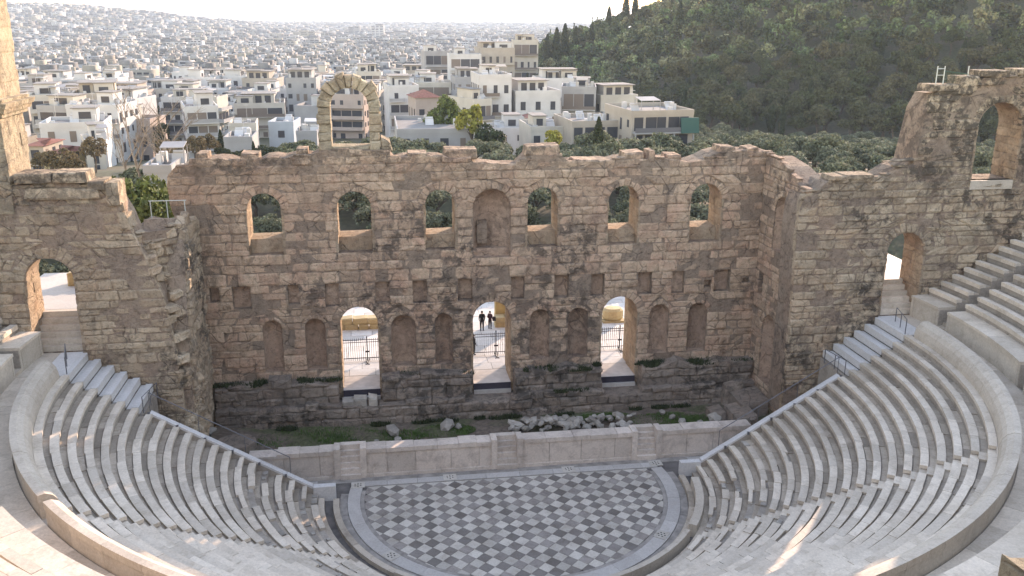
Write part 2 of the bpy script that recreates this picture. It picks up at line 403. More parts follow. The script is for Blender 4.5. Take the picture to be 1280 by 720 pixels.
def masonry(th, fr, keys, top, xl, xr, ops, mat, course=0.52, wr=(0.55, 1.5), limit=300, drop=0.02, dep=0.35, rough=0.05, name='stone', proud=0.0, cap=True):
    zs = [keys[0]]
    for a, b2 in zip(keys[:-1], keys[1:]):
        k = max(1, round((b2-a)/course)); hs_ = [U(0.6, 1.45) for _ in range(k)]; S = sum(hs_)
        for h in hs_: zs.append(zs[-1]+h*(b2-a)/S)
        zs[-1] = b2
    pieces = []; ek = U(0, 6)
    g = 0.012
    for za, zb in zip(zs[:-1], zs[1:]):
        lo, hi = za+0.01, zb-0.01
        cuts = []
        for o in ops:
            a, b2 = hw_of(o, lo, za, zb), hw_of(o, hi, za, zb)
            if max(a, b2) > 0.05: cuts.append((o['cx']-a, o['cx']-b2, o['cx']+a, o['cx']+b2))
        cuts.sort(); L = (xl(lo), xl(hi)); segs = []
        for c in cuts:
            segs.append((L, (c[0], c[1]))); L = (c[2], c[3])
        segs.append((L, (xr(lo), xr(hi))))
        for (a0, a1), (b0, b1) in segs:
            w = (b0+b1-a0-a1)/2
            if w < 0.12: continue
            us = [0.0]; acc = 0.0
            while acc < w-1e-6:
                s = U(*wr)*(1.25 if U(0, 1) < 0.15 else 1)
                if w-acc-s < wr[0]*0.8: s = w-acc
                acc += s; us.append(min(acc/w, 1.0))
            for s0, s1 in zip(us[:-1], us[1:]):
                t0 = U(-.03, .03) if s0 > 0 else 0; t1 = U(-.03, .03) if s1 < 1 else 0
                q = [[a0+(b0-a0)*s0+g+t0, za+g], [a0+(b0-a0)*s1-g+t1, za+g], [a1+(b1-a1)*s1-g-t1, zb-g], [a1+(b1-a1)*s0+g-t0, zb-g]]
                cxm = (q[0][0]+q[1][0]+q[2][0]+q[3][0])/4
                tc = top(cxm)
                if za > tc-0.12: continue
                if zb > tc:
                    q[2][1] = min(zb, top(q[2][0])+U(-.05, .05)); q[3][1] = min(zb, top(q[3][0])+U(-.05, .05))
                    if min(q[2][1], q[3][1]) < za+0.1: q[2][1] = q[3][1] = za+0.14
                if U(0, 1) < drop: continue
                zc = (za+zb)/2; er = 0.5+0.5*math.sin(cxm*0.83+1.7*math.sin(zc*0.7+ek))*math.sin(zc*1.1+1.3*math.sin(cxm*0.5+ek))
                pieces.append((q, proud+U(-.05, .05)-max(0.0, er-0.55)*U(.1, .42)))
    for o in ops:
        if o.get('arch', True) and o.get('ring', 0.5) > 0:
            zsq = o['zt']-o['w']/2; ri = o['w']/2; ro = ri+o.get('ring', 0.5); n = max(7, int(math.pi*(ri+ro)/2/0.40))
            for k in range(n):
                a0, a1 = math.pi*k/n+0.008, math.pi*(k+1)/n-0.008; rr = ro+U(-.16, .12)
                q = [(o['cx']+r_*math.cos(a_), zsq+r_*math.sin(a_)) for r_, a_ in ((ri, a0), (rr, a0), (rr, a1), (ri, a1))]
                pieces.append((q, proud+U(-.06, .03)))
    def area(q): return abs(sum(q[i][0]*q[(i+1) % 4][1]-q[(i+1) % 4][0]*q[i][1] for i in range(4)))
    def vis(p):
        c = p[0]; w = fr.w(sum(k[0] for k in c)/4, sum(k[1] for k in c)/4, 0); return area(c) if in_view(w, 0) else 0
    pieces.sort(key=vis, reverse=True)
    rest = MB()
    for k, (q, n0) in enumerate(pieces):
        v, f = stone(fr, q, n0, dep, rough)
        if k < limit: mesh_obj(name, v, f, mat, th)
        else: rest.add(v, f)
    if rest.v: rest.build('stonework', mat, th)['kind'] = 'stuff'
    return len(pieces)

def niche_back(fr, o, depth, mat, th, name='niche', arch=True):
    """curved apse lining of a blind niche"""
    h = o['w']/2+0.01; zs = o['zt']-o['w']/2; mb = MB(); n = 10; rows = []
    if not arch:
        w = o['w']/2+.02
        for q in ([(-w, o['zb']-.02, -depth), (w, o['zb']-.02, -depth), (w, o['zt']+.02, -depth), (-w, o['zt']+.02, -depth)],):
            mb.add([fr.w(o['cx']+a, b2, c) for a, b2, c in q], [(0, 1, 2, 3)])
        a, b2 = o['zb'], o['zt']
        return mb.build(name, mat, th)
    for z in (o['zb'], o['zb']+(zs-o['zb'])*0.5, zs):
        rows.append([fr.w(o['cx']-h*math.cos(math.pi*k/n), z, -0.12-depth*math.sin(math.pi*k/n)) for k in range(n+1)])
    for t in range(1, 6):
        e = math.pi/2*t/5; c, s = max(math.cos(e), 0.02), math.sin(e)
        rows.append([fr.w(o['cx']-h*c*math.cos(math.pi*k/n), zs+h*s, -0.12-depth*math.sin(math.pi*k/n)*c) for k in range(n+1)])
    for rw in rows: mb.v += rw
    m_ = n+1
    for i in range(len(rows)-1):
        for k in range(n): a = i*m_+k; mb.f.append((a, a+1, a+m_+1, a+m_))
    b0 = len(mb.v); mb.v += [fr.w(o['cx']-h*math.cos(math.pi*k/n), o['zb']+0.01, -0.05-depth*math.sin(math.pi*k/n)) for k in range(n+1)]
    mb.f.append(tuple(range(b0, b0+m_)))
    return mb.build(name, mat, th, smooth=True)

def jambs(th, fr, o, depth, mat, name='jamb_stone', start=0.0):
    """stones lining both cheeks of an opening through the wall"""
    zs = o['zt']-o['w']/2 if o.get('arch', True) else o['zt']
    for sgn in (-1, 1):
        x = o['cx']+sgn*(o['w']/2)
        f2 = Frame(fr.w(x, 0, -start), -fr.N*1.0 if sgn > 0 else fr.N*1.0, fr.U*(-sgn))
        z = o['zb']
        while z < zs-0.1:
            h = min(U(0.45, 0.7), zs-z)
            if zs-z-h < 0.25: h = zs-z
            c = [0, U(0.4, 0.6)*depth, depth]
            for k in range(2):
                a, b2 = c[k]+.015, c[k+1]-.015
                if sgn < 0: a, b2 = -b2, -a
                v, f = stone(f2, [(a, z+.015), (b2, z+.015), (b2, z+h-.015), (a, z+h-.015)], 0.035+U(-.015, .015), 0.16, 0.025)
                mesh_obj(name, v, f, mat, th)
            z += h

# ------------------------------------------------------------------ the stage wall
YW, YS = 10.9, 4.1
ops = []
def opn(cx, w, zb, zt, kind, arch=True, ring=0.5): ops.append(dict(cx=cx, w=w, zb=zb, zt=zt, kind=kind, arch=arch, ring=ring))
for cx, w in ((-9.38, 2.65), (0, 2.75), (9.4, 2.65)): opn(cx, w, 2.45, 8.95, 'door', ring=0.6)
for cx, w in ((-15.3, 1.3), (-12.4, 1.42), (-6.3, 1.75), (-3.45, 1.25), (3.47, 1.45), (6.3, 1.48), (12.4, 1.45), (15.35, 1.45)): opn(cx, w, 4.4, 8.22, 'niche', ring=0.34)
for cx, w in ((-15.28, 2.25), (-9.36, 2.3), (-3.56, 2.05), (3.57, 2.15), (9.35, 2.2), (15.4, 2.3)): opn(cx, w, 12.86, 17.08, 'window', ring=0.55)
opn(0, 2.62, 12.2, 17.06, 'apse', ring=0.55)
for cx, w, zb, zt in ((-18.93, .62, 9.63, 10.7), (-17.17, 1.2, 9.1, 10.7), (-13.71, .75, 9.3, 10.7), (-11.12, .95, 9.05, 10.7), (-7.65, 1.0, 9.15, 10.7), (-5.07, 1.0, 9.05, 10.7), (-1.9, 1.02, 9.1, 10.7), (1.86, .95, 9.05, 10.7),
                      (5.02, 1.05, 9.05, 10.7), (7.68, .98, 9.05, 10.7), (11.16, 1.05, 9.05, 10.7), (13.68, .95, 9.05, 10.7), (17.04, 1.2, 9.05, 10.7), (18.87, .5, 9.5, 10.0), (15.95, .55, 9.42, 9.96)):
    opn(cx, w, zb, zt, 'hole', arch=False)
TOPX = [-22, -21.2, -20.8, -20.4, -19.8, -19, -17.2, -17.1, -15.3, -15.2, -12.0, -11.6, -6.9, -6.6, -3.0, -2.9, -1.2, -1.1, 0.6, 2.2, 2.4, 3.0, 5.2, 5.4, 8.0, 8.8, 9.0, 11.6, 11.8, 13.6, 15.0, 15.2, 19.6, 20.6, 22]
TOPZ = [17.9, 18.0, 18.7, 19.0, 19.2, 19.45, 19.5, 19.25, 19.3, 19.5, 19.65, 19.9, 19.9, 19.35, 19.35, 19.2, 19.2, 18.9, 18.75, 18.7, 19.3, 19.45, 19.35, 18.85, 18.9, 18.95, 19.0, 18.85, 19.1, 18.7, 18.7, 19.35, 19.4, 19.2, 19.0]
def top_main(x): return float(np.interp(x, TOPX, TOPZ))+0.10*math.sin(x*5.1)*math.sin(x*1.7)
xl_main = lambda z: -20.3 if z < 15.2 else float(np.interp(z, [15.2, 16, 18.2, 19.0], [-20.9, -21.2, -21.3, -20.6]))
xr_main = lambda z: 20.3 if z < 18 else 20.1
stage = thing('stage_wall', 'tall ruined stone stage wall with arched windows, doors and niches', 'wall', (0, YW, 0))
FM = Frame((0, YW, 0), (1, 0, 0), (0, -1, 0))
masonry(stage, FM, [2.0, 2.45, 4.4, 8.95, 9.05, 10.72, 12.2, 12.86, 17.1, 20.2], top_main, xl_main, xr_main, ops, M_WALL, course=0.6, wr=(0.65, 1.8))
T = 2.5
def core_outline(xl, xr, top, z0, dz=0.12):
    zz = np.arange(z0, 19.2, 0.8); pts = [(xl(z)+0.05, z) for z in zz if z < top(xl(z))-0.3][::-1]
    bot = [(xl(z0)+0.05, z0), (xr(z0)-0.05, z0)]
    right = [(xr(z)-0.05, z) for z in zz[1:] if z < top(xr(z))-0.3]
    xs = np.arange(xl(18.5)+0.1, xr(18.5), 0.6)
    tp = [(x, top(x)-dz) for x in xs][::-1]
    left = [(xl(z)+0.05, z) for z in zz[1:] if z < top(xl(z))-0.3][::-1]
    return bot+right+tp+left
v, f = plate(FM, core_outline(xl_main, xr_main, top_main, 2.0), [outline(o, 0.0) for o in ops], -T, -0.065)
mesh_obj('wall_core', v, f, M_CORE, stage)
for o in ops:
    if o['kind'] == 'niche': niche_back(FM, o, 0.8, M_NICHE, stage)
    elif o['kind'] == 'apse':
        niche_back(FM, o, 1.15, M_NICHE, stage)
        MB().box(-0.98, -0.28, YW+0.62, YW+1.2, 13.1, 14.7).build('blocked_doorway', M_CORE, stage)
        MB().box(-1.25, 1.25, YW+0.5, YW+1.2, 12.2, 12.75).build('ledge', M_NICHE, stage)
    elif o['kind'] == 'hole': niche_back(FM, o, U(0.45, 0.6), M_NICHE, stage, 'beam_socket', False)
    elif o['kind'] == 'door':
        jambs(stage, FM, o, T, M_REVEAL)
        v, f = plate(FM, [(o['cx']-o['w']/2-.9, 2.3), (o['cx']+o['w']/2+.9, 2.3), (o['cx']+o['w']/2+.9, 9.6), (o['cx']-o['w']/2-.9, 9.6)], [outline(o, 0.02)], -T-(0.72 if o['cx'] == 0 else 1.05), -T-.003)  # plate added behind the doorway, deepened to cut the sun streak through it
        mesh_obj('sun_stop_frame', v, f, M_REVEAL, stage)
    elif o['kind'] == 'window':
        jambs(stage, FM, o, T, M_REVEAL)
        w = o['w']/2
        mb = MB()
        mb.hexa([(o['cx']-w, YW+0.75, 12.84), (o['cx']+w, YW+0.75, 12.84), (o['cx']+w, YW+T-.05, 12.84), (o['cx']-w, YW+T-.05, 12.84),
                 (o['cx']-w, YW+0.85, 13.80), (o['cx']+w, YW+0.85, 13.80+U(-.06, .06)), (o['cx']+w, YW+T-.05, 13.88), (o['cx']-w, YW+T-.05, 13.85)])
        mb.build('window_sill', M_REVEAL, stage)
# capping stones along the head
for x, w, h, dz in ((-15.95, 1.25, 0.42, 0.02), (-19.0, 0.8, .25, 0), (-2.1, 2.3, 0.5, 0.0), (3.55, 2.4, 0.5, 0.0), (-5.0, 1.4, .18, 0), (10.0, 1.5, 0.6, -0.1), (11.25, 0.55, 0.7, -0.1), (12.9, 1.1, 0.35, -.1), (16.8, 1.3, .22, 0), (18.6, 1.0, .2, 0), (-12.6, 0.8, .25, 0), (6.6, 1.9, .2, -.1)):
    z0 = top_main(x)-0.2+dz; y0 = YW+U(0.0, 0.3)
    v, f = stone(Frame((x, y0, 0), (1, 0, 0), (0, -1, 0)), [(-w/2, z0), (w/2, z0), (w/2-U(.02, .12), z0+h+.2), (-w/2+U(.02, .12), z0+h+.2+U(-.08, .08))], 0, 1.5, 0.07)
    f = f+[tuple(16+k for k in reversed(range(12)))]
    mesh_obj('cap_stone', v, f, M_WALL, stage)

# the free-standing arch on the wall head
arch = thing('ruined_arch', 'free-standing ruined stone arch on top of the stage wall', 'arch', (-9.2, YW, 19.8))
zs, ri, ro = 22.6, 1.25, 2.08; cxa = -9.38
def arch_block(pts, n0=0.0, dep=1.5):
    v, f = stone(Frame((0, YW+0.3, 0), (1, 0, 0), (0, -1, 0)), pts, n0, dep, 0.07)
    f = f+[tuple(16+k for k in reversed(range(12)))]
    mesh_obj('stone', v, f, M_TOWER, arch)
for sgn in (-1, 1):
    z = 19.75
    while z < zs-0.05:
        h = min(U(.5, .75), zs-z)
        if zs-z-h < .3: h = zs-z
        a, b2 = (cxa-ro+U(-.08, .1), cxa-ri) if sgn < 0 else (cxa+ri, cxa+ro-0.1+U(-.1, .12))
        arch_block([(a, z), (b2, z), (b2, z+h-.02), (a, z+h-.02)], U(-.06, .06)); z += h
for k in range(11):
    a0, a1 = math.pi*k/11, math.pi*(k+1)/11-0.015; rr = ro+U(-.12, .25)*(1 if k < 8 else 0.5)
    arch_block([(cxa+r_*math.cos(a_), zs+r_*math.sin(a_)) for r_, a_ in ((ri, a0), (rr, a0), (rr+U(-.08, .08), a1), (ri, a1))], U(-.06, .06))
arch_block([(cxa+ro-0.1, 19.7), (cxa+ro+.65, 19.7), (cxa+ro+.45, 20.35), (cxa+ro-.1, 20.6)], -.05)
arch_block([(cxa-ri, 19.72), (cxa+ri, 19.72), (cxa+ri, 20.02), (cxa-ri, 20.06)], -.1)
# ------------------------------------------------------------------ wing walls, returns, towers
def interp_fn(xs, zs, wob=0.08):
    return lambda x: float(np.interp(x, xs, zs))+wob*math.sin(x*4.3)*math.sin(x*1.9+1)
rw = thing('wing_wall', 'eroded stone wing wall with arched doorway beside the tower window, adjoining stepped seating', 'wall', (26, YS, 0))
FW = Frame((0, YS, 0), (1, 0, 0), (0, -1, 0))
rops = [dict(cx=26.97, w=2.6, zb=9.05, zt=14.8, ring=0.75), dict(cx=32.43, w=3.1, zb=18.2, zt=23.26, ring=0.6)]
top_r = interp_fn([18.5, 19.3, 20.0, 20.8, 21.2, 25.0, 25.4, 26.5, 26.95, 27.05, 27.3, 28.6, 29.0, 30.4, 30.7, 36, 42], [17.0, 17.5, 17.7, 18.4, 18.6, 18.6, 19.1, 19.4, 19.7, 22.6, 23.9, 24.1, 24.3, 24.4, 24.95, 25.1, 25.1])
xl_r = lambda z: float(np.interp(z, [1, 10, 15, 17.6, 18.6], [19.25, 19.3, 19.1, 19.2, 20.4])) if z < 19.6 else float(np.interp(z, [19.6, 23, 24.0, 25], [26.9, 27.15, 27.4, 28.4]))
masonry(rw, FW, [2.0, 9.05, 14.8, 18.2, 23.3, 25.3], top_r, xl_r, lambda z: 41.0, rops, M_WING, rough=0.07, drop=0.03)
def core_poly(xl, xr, top, z0, zsteps, dz=0.15):
    left = [(xl(z)+0.06, z) for z in zsteps if z < top(xl(z)+0.1)-0.2]
    zl = left[-1][1] if left else z0
    right = [(xr(z)-0.06, z) for z in zsteps if z < top(xr(z)-0.1)-0.2]
    x0, x1 = left[-1][0], right[-1][0]
    tp = [(x, top(x)-dz) for x in np.arange(x0+0.25, x1-0.2, 0.45)]
    return [(xl(z0)+0.06, z0), (xr(z0)-0.06, z0)]+right+tp[::-1]+left[::-1]
zst = np.arange(2.6, 40, 0.7)
v, f = plate(FW, core_poly(xl_r, lambda z: 41.0, top_r, 2.0, [z for z in zst if z < 17.4]+[17.5]), [outline(o) for o in rops], -2.4, -0.07)
mesh_obj('wall_core', v, f, M_CORE, rw)
for o in rops: jambs(rw, FW, o, 2.4, M_REVEAL)
MB().box(30.9, 33.95, YS-0.02, YS+0.55, 17.6, 18.2).build('window_sill', M_PARA, rw)
for x, w, z, h in ((28.3, 2.4, 23.95, 0.45), (29.9, 1.5, 24.15, 0.75), (31.6, 2.0, 24.85, 0.4), (34.4, 2.6, 24.95, 0.4), (23.0, 2.2, 18.45, 0.3), (21.6, 1.2, 18.4, .3)):
    v, f = stone(Frame((x, YS, 0), (1, 0, 0), (0, -1, 0)), [(-w/2, z), (w/2, z), (w/2-U(0, .2), z+h), (-w/2+U(0, .2), z+h)], U(0.0, 0.15), 1.4, 0.08)
    mesh_obj('cap_stone', v, f+[tuple(16+k for k in reversed(range(12)))], M_WING, rw)

lw = thing('wing_wall', 'eroded stone wing wall with arched doorway, its free end broken in steps', 'wall', (-26, YS, 0))
lops = [dict(cx=-26.88, w=2.7, zb=9.05, zt=14.84, ring=0.75)]
top_l = interp_fn([-42, -28.2, -28.0, -24.2, -24.1, -23.1, -23.0, -22.3, -22.2, -21.8, -21.3], [19.0, 19.0, 19.3, 19.35, 18.9, 18.9, 18.3, 18.2, 16.7, 15.9, 14.4])
xr_l = lambda z: float(np.interp(z, [3, 5.5, 8.2, 10.3, 12.3, 14.3, 15.8, 16.6, 17, 18.2, 18.6, 20], [-20.0, -20.1, -20.2, -20.4, -20.65, -21.3, -21.8, -22.15, -22.2, -22.3, -23.0, -23.2]))
masonry(lw, FW, [2.0, 9.05, 14.84, 19.6], top_l, lambda z: -41.0, xr_l, lops, M_WING, rough=0.07, drop=0.03)
v, f = plate(FW, core_poly(lambda z: -41.0, xr_l, top_l, 2.0, [z for z in zst if z < 16.2]), [outline(o) for o in lops], -2.4, -0.07)
mesh_obj('wall_core', v, f, M_CORE, lw)
jambs(lw, FW, lops[0], 2.4, M_REVEAL)
for x, w, z, h, pr in ((-26.9, 2.0, 19.25, .55, .25), (-24.9, 1.9, 19.25, .6, .28), (-23.6, 1.0, 18.8, .5, .2), (-26.2, 2.6, 18.3, .65, .18), (-24.2, 1.5, 18.3, .6, .2), (-22.75, .75, 17.9, 1.3, .2), (-22.3, .6, 16.4, .9, .1)):
    v, f = stone(Frame((x, YS, 0), (1, 0, 0), (0, -1, 0)), [(-w/2, z), (w/2, z), (w/2-U(0, .1), z+h), (-w/2+U(0, .1), z+h)], pr, 1.6, 0.07)
    mesh_obj('cornice_stone', v, f+[tuple(16+k for k in reversed(range(12)))], M_WING, lw)

lt = thing('tower', 'tall sunlit stone tower with a moulded cornice', 'tower', (-32, YS, 19))
top_t = lambda x: 34.0
masonry(lt, Frame((0, YS-0.05, 0), (1, 0, 0), (0, -1, 0)), [19.0, 23.0, 34.0], top_t, lambda z: -41.0, lambda z: -28.15, [], M_TOWER, course=0.62, drop=0.0, rough=0.018, wr=(.9, 1.9))
masonry(lt, Frame((-28.15, 0, 0), (0, 1, 0), (1, 0, 0)), [19.2, 23.0, 24.0, 34.0], top_t, lambda z: YS-0.02, lambda z: 7.7, [], M_TOWER, course=0.62, drop=0.0, rough=0.015, wr=(.9, 1.9))
MB().box(-41, -28.19, YS, 7.6, 17.5, 34).build('wall_core', M_TOWER, lt)
for k, (o, h0, h1) in enumerate(((0.16, 22.9, 23.15), (0.42, 23.15, 23.42), (0.62, 23.42, 23.72), (.35, 23.72, 23.9))):
    MB().hexa([(-41, YS-.1-o*.8, h0), (-28.1+o*.8, YS-.1-o*.8, h0), (-28.1+o*.8, 7.75+o*.3, h0), (-41, 7.75+o*.3, h0), (-41, YS-.1-o, h1-.006), (-28.1+o, YS-.1-o, h1-.006), (-28.1+o, 7.75+o*.3, h1-.006), (-41, 7.75+o*.3, h1-.006)]).build('cornice_moulding', M_TOWER, lt)

# return walls between wings and stage wall
rr_ = thing('return_wall', 'narrow stone return wall with tall arched niche beside the stage corner', 'wall', (19.5, 8, 0))
FR = Frame((19.5, 0, 0), (0, -1, 0), (-1, 0, 0))
rto = [dict(cx=-7.75, w=2.6, zb=2.9, zt=8.1, ring=0.5), dict(cx=-7.4, w=2.5, zb=12.8, zt=16.7, ring=0.45), dict(cx=-4.95, w=0.9, zb=4.2, zt=7.75, ring=0.25), dict(cx=-9.9, w=0.8, zb=9.05, zt=10.7, arch=False)]
top_rr = interp_fn([-11, -9.2, -8.0, -5.5, -4.9, -4.1], [19.3, 19.3, 18.9, 18.3, 17.8, 17.5])
masonry(rr_, FR, [1.5, 2.9, 4.2, 9.05, 10.7, 12.8, 16.7, 19.6], top_rr, lambda z: -10.86, lambda z: -4.25, rto, M_WALL, limit=220)
v, f = plate(FR, [(-10.8, 1.5), (-4.3, 1.5), (-4.3, 17.3), (-5.5, 18.0), (-8, 18.7), (-10.8, 19.0)], [outline(o) for o in rto], -2.0, -0.075)
mesh_obj('wall_core', v, f, M_CORE, rr_)
for o in rto: niche_back(FR, o, 0.9 if o['w'] > 1 else 0.5, M_NICHE, rr_, arch=o.get('arch', True))

lr_ = thing('return_wall', 'crumbling rubble return wall at the stage corner above a carved stone fragment', 'wall', (-19.5, 8, 0))
FL = Frame((-19.45, 0, 0), (0, 1, 0), (1, 0, 0))
top_lr = interp_fn([4, 5.5, 7, 8, 9, 10, 11], [11.0, 14.5, 16.4, 16.6, 16.2, 15.6, 15.4], 0.25)
masonry(lr_, FL, [1.0, 9.0, 17.0], top_lr, lambda z: float(np.interp(z, [1, 6, 11, 16], [4.6, 4.9, 5.6, 6.9])), lambda z: 10.95, [], M_WING, limit=170, rough=0.11, course=0.6, drop=0.06)
v, f = plate(FL, [(4.6, 1), (10.86, 1), (10.86, 15.2), (9, 16.0), (7.4, 16.3), (6.6, 15), (5.4, 11), (4.8, 6)], [], -2.6, -0.2)
mesh_obj('wall_core', v, f, M_CORE, lr_)
dv = np.array([2.75, 3.0, 0]); Ld = float(np.linalg.norm(dv)); dv /= Ld
FD = Frame((-22.3, YS+0.1, 0), dv, (dv[1], -dv[0], 0))
top_d = interp_fn([0, 1, 2, 3, 4.2], [16.4, 16.2, 15.3, 15.8, 16.2], 0.4)
masonry(lr_, FD, [1.0, 17.0], top_d, lambda z: 0.05, lambda z: Ld, [], M_WING, limit=110, rough=0.2, course=0.62, drop=0.05, wr=(0.5, 1.1))
MB().hexa([(-26.2+3.8, YS+0.6, 1), (-19.7, 6.6, 1), (-19.7, 10.8, 1), (-22.4, 10.8, 1), (-22.4, YS+0.6, 16.0), (-19.9, 6.9, 15.8), (-19.9, 10.8, 15.2), (-22.4, 10.8, 15.8)]).build('rubble_core', M_CORE, lr_)
# jutting broken masonry down the end of the wing
for k in range(46):
    z = U(2.0, 15.6); xe = xr_l(z); t = U(0, 1)
    p = np.array([xe+0.0+t*0.5+U(-.15, .1), YS+0.2+t*1.6, z]); s = U(0.35, 0.75)
    v, f = stone(Frame(p, (0.75, 0.66, 0), (0.66, -0.75, 0)), [(-s*U(.6, 1), -s*.5), (s*U(.6, 1), -s*U(.3, .5)), (s*U(.5, 1), s*U(.3, .5)), (-s*U(.5, 1), s*.45)], U(.1, .4), 1.2, 0.13)
    mesh_obj('stone', v, f+[tuple(16+q for q in reversed(range(12)))], M_WING, lr_)

# stair halls behind the wing doorways: landings and flights
for sx, lab in ((-1, 'bright paved landing behind the doorway of the wing wall with the stepped broken end'), (1, 'shaded paved landing behind the doorway of the wing wall beside the tower window')):
    L_ = thing('landing', lab, 'landing', (sx*26.9, 9, 9))
    mb = MB().box(min(sx*23.4, sx*31), max(sx*23.4, sx*31), 6.45, 15, 10.2, 11.0).build('landing_slab', M_PLAZA, L_)
    for k in range(6):
        MB().box(sx*26.9-1.38, sx*26.9+1.38, 4.25+0.36*k, 6.5, 8.9+0.325*k, 9.05+0.325*(k+1)).build('stair_step', M_SEAT, L_)
    for k in range(5):
        x0 = sx*26.9-1.5+k*0.85; h = U(.5, 1.4)
        v, f = stone(Frame((x0, 11.5, 0), (1, 0, 0), (0, -1, 0)), [(0, 11), (.8, 11), (.78, 11+h), (.03, 11+h*U(.8, 1))], 0, 1.0, .06)
        mesh_obj('stone', v, f+[tuple(16+q for q in reversed(range(12)))], M_BLOCK, L_)
# low wall on the outer side of the left stair hall catches the sun
# ------------------------------------------------------------------ footings of the stage wall
ft = thing('wall_footing', 'dark weathered stone footing with weeds below the stage wall', 'footing', (0, 9.3, 0.9))
lowtop = interp_fn([-20, -11, -10.6, -8.2, -7.9, -1.6, -1.4, 1.4, 1.6, 7.9, 8.1, 10.7, 10.9, 20], [2.5, 2.5, 2.15, 2.1, 2.5, 2.5, 2.2, 2.2, 2.5, 2.5, 2.1, 2.1, 2.45, 2.5], 0.15)
masonry(ft, Frame((0, 9.0, 0), (1, 0, 0), (0, -1, 0)), [0.6, 2.6], lowtop, lambda z: -19.3, lambda z: 19.4, [], M_FOOT, course=0.62, wr=(.8, 2.0), rough=0.09, limit=120, dep=.8)
MB().box(-19.3, 19.4, 9.25, 10.95, 0.2, 2.05).build('footing_core', M_FOOT, ft)
for (a, b2) in ((-19.3, -10.95), (-7.95, -1.5), (1.5, 7.95), (10.9, 19.4)):
    tf = interp_fn([a, (a+b2)/2, b2], [3.95, 4.1, 3.9], 0.3)
    masonry(ft, Frame((0, 9.55, 0), (1, 0, 0), (0, -1, 0)), [2.3, 4.3], tf, lambda z: a, lambda z: b2, [], M_FOOT, course=0.6, wr=(.7, 1.7), rough=0.1, limit=60, dep=.9, drop=0.05)
    MB().box(a+.05, b2-.05, 9.85, 10.98, 2.0, 3.8).build('footing_core', M_FOOT, ft)
for i_, (a, b2) in enumerate(((-10.68, -8.08), (-1.36, 1.36), (8.1, 10.7))):
    st_ = thing('door_platform', ['dark-edged door platform above broken white marble blocks', 'dark-edged door platform below the middle stage doorway', 'dark-edged door platform below the doorway that shows the ochre stone drum'][i_], 'platform', ((a+b2)/2, 12, 2.2))
    MB().box(a, b2, 10.75, 13.34, 2.1, 2.78).build('deck', M_CARPET, st_)
    MB().box(a, b2, 10.78, 13.34, 2.784, 2.80).build('deck_top', mat_plain('deck_paving', (0.5, 0.46, 0.42), .9, var=.15), st_)
    MB().box(a, b2, 10.55, 10.74, 2.0, 2.32).build('deck_sill', M_BORDER, st_)
mb = MB()
for k, (x, w, h) in enumerate(((-10.35, .75, .5), (-9.5, .9, .65), (-8.6, .6, .75))):
    v, f = stone(Frame((x, 9.35, 0), (1, 0, 0), (0, -1, 0)), [(-w/2, 2.0), (w/2, 2.0), (w/2, 2.0+h*U(.7, 1)), (-w/2, 2.0+h)], 0, .8, .06)
    tag(mesh_obj('marble_block', v, f+[tuple(16+q for q in reversed(range(12)))], M_RUBBLE), 'broken white marble block below a stage doorway', 'stone block', 'broken marble blocks under the doorway')
# big fallen / stepped blocks at the stage corner
for (x, y, w, d_, h, lab) in ((18.2, 7.2, 2.2, 2.4, 1.5, 'large tilted stone block beneath the tall return-wall niche'), (17.0, 5.6, 1.6, 2.6, 1.1, 'long dark stone block lying near the end of the stage front'), (15.6, 6.6, 1.2, 1.3, .7, 'squarish dark stone block on the grass by the return wall'), (17.6, 8.6, 1.6, 0.5, 2.0, 'flat pale slab propped against the footing')):
    v, f = stone(Frame((x, y-d_/2, 0), (1, 0, 0), (0, -1, 0)), [(-w/2, .7), (w/2, .7), (w/2-.1, .9+h), (-w/2+.1, .9+h*U(.8, 1))], 0, d_, .1)
    tag(mesh_obj('stone_block', v, f+[tuple(16+q for q in reversed(range(12)))], M_FOOT), lab, 'stone block')

# ------------------------------------------------------------------ stage floor
n = NT('stage_dirt')
gm = n.ramp(n.noise(0.32, 3), [(0.44, 0), (0.56, 1)])
col = n.mix(gm, (0.15, 0.115, 0.09), (0.10, 0.10, 0.055))
n.color(n.mix(1.0, col, n.ramp(n.noise(4, 6), [(0.3, .6), (.7, 1.3)]), 'MULTIPLY')); n.bump(n.noise(6, 6), .6, .06)
M_DIRT = n.done()
nx, ny = 90, 18; v = []
for j in range(ny):
    for i in range(nx):
        x = -19.4+38.9*i/(nx-1); y = 3.95+5.2*j/(ny-1)
        v.append((x, y, 0.88+0.10*math.sin(x*1.3+y)*math.sin(y*1.1)+U(-.03, .03)+0.35*max(0, (abs(x)-15)/4)))
tag(mesh_obj('stage_ground', v, [(j*nx+i, j*nx+i+1, (j+1)*nx+i+1, (j+1)*nx+i) for j in range(ny-1) for i in range(nx-1)], M_DIRT, smooth=True), kind='structure')
def blades(name, label, spots, n, h, mat, wid=0.03):
    P = []
    for _ in range(n):
        cx, cy, rx, ry, z = spots[R.randrange(len(spots))]
        a = U(0, 6.28); r = math.sqrt(U(0, 1)); P.append((cx+rx*r*math.cos(a), cy+ry*r*math.sin(a), z))
    v = []; f = []
    for k, (x, y, z) in enumerate(P):
        a = U(0, 6.28); hh = h*U(.5, 1.3); dx, dy = math.cos(a)*wid, math.sin(a)*wid; lx, ly = U(-.5, .5)*hh, U(-.5, .5)*hh
        v += [(x-dx, y-dy, z), (x+dx, y+dy, z), (x+lx, y+ly, z+hh)]; f.append((3*k, 3*k+1, 3*k+2))
    return tag(mesh_obj(name, v, f, mat), label, 'grass', kind='stuff')
M_GRASS = mat_plain('grass_green', (0.085, 0.15, 0.04), .9, var=.4, scale=1.5)
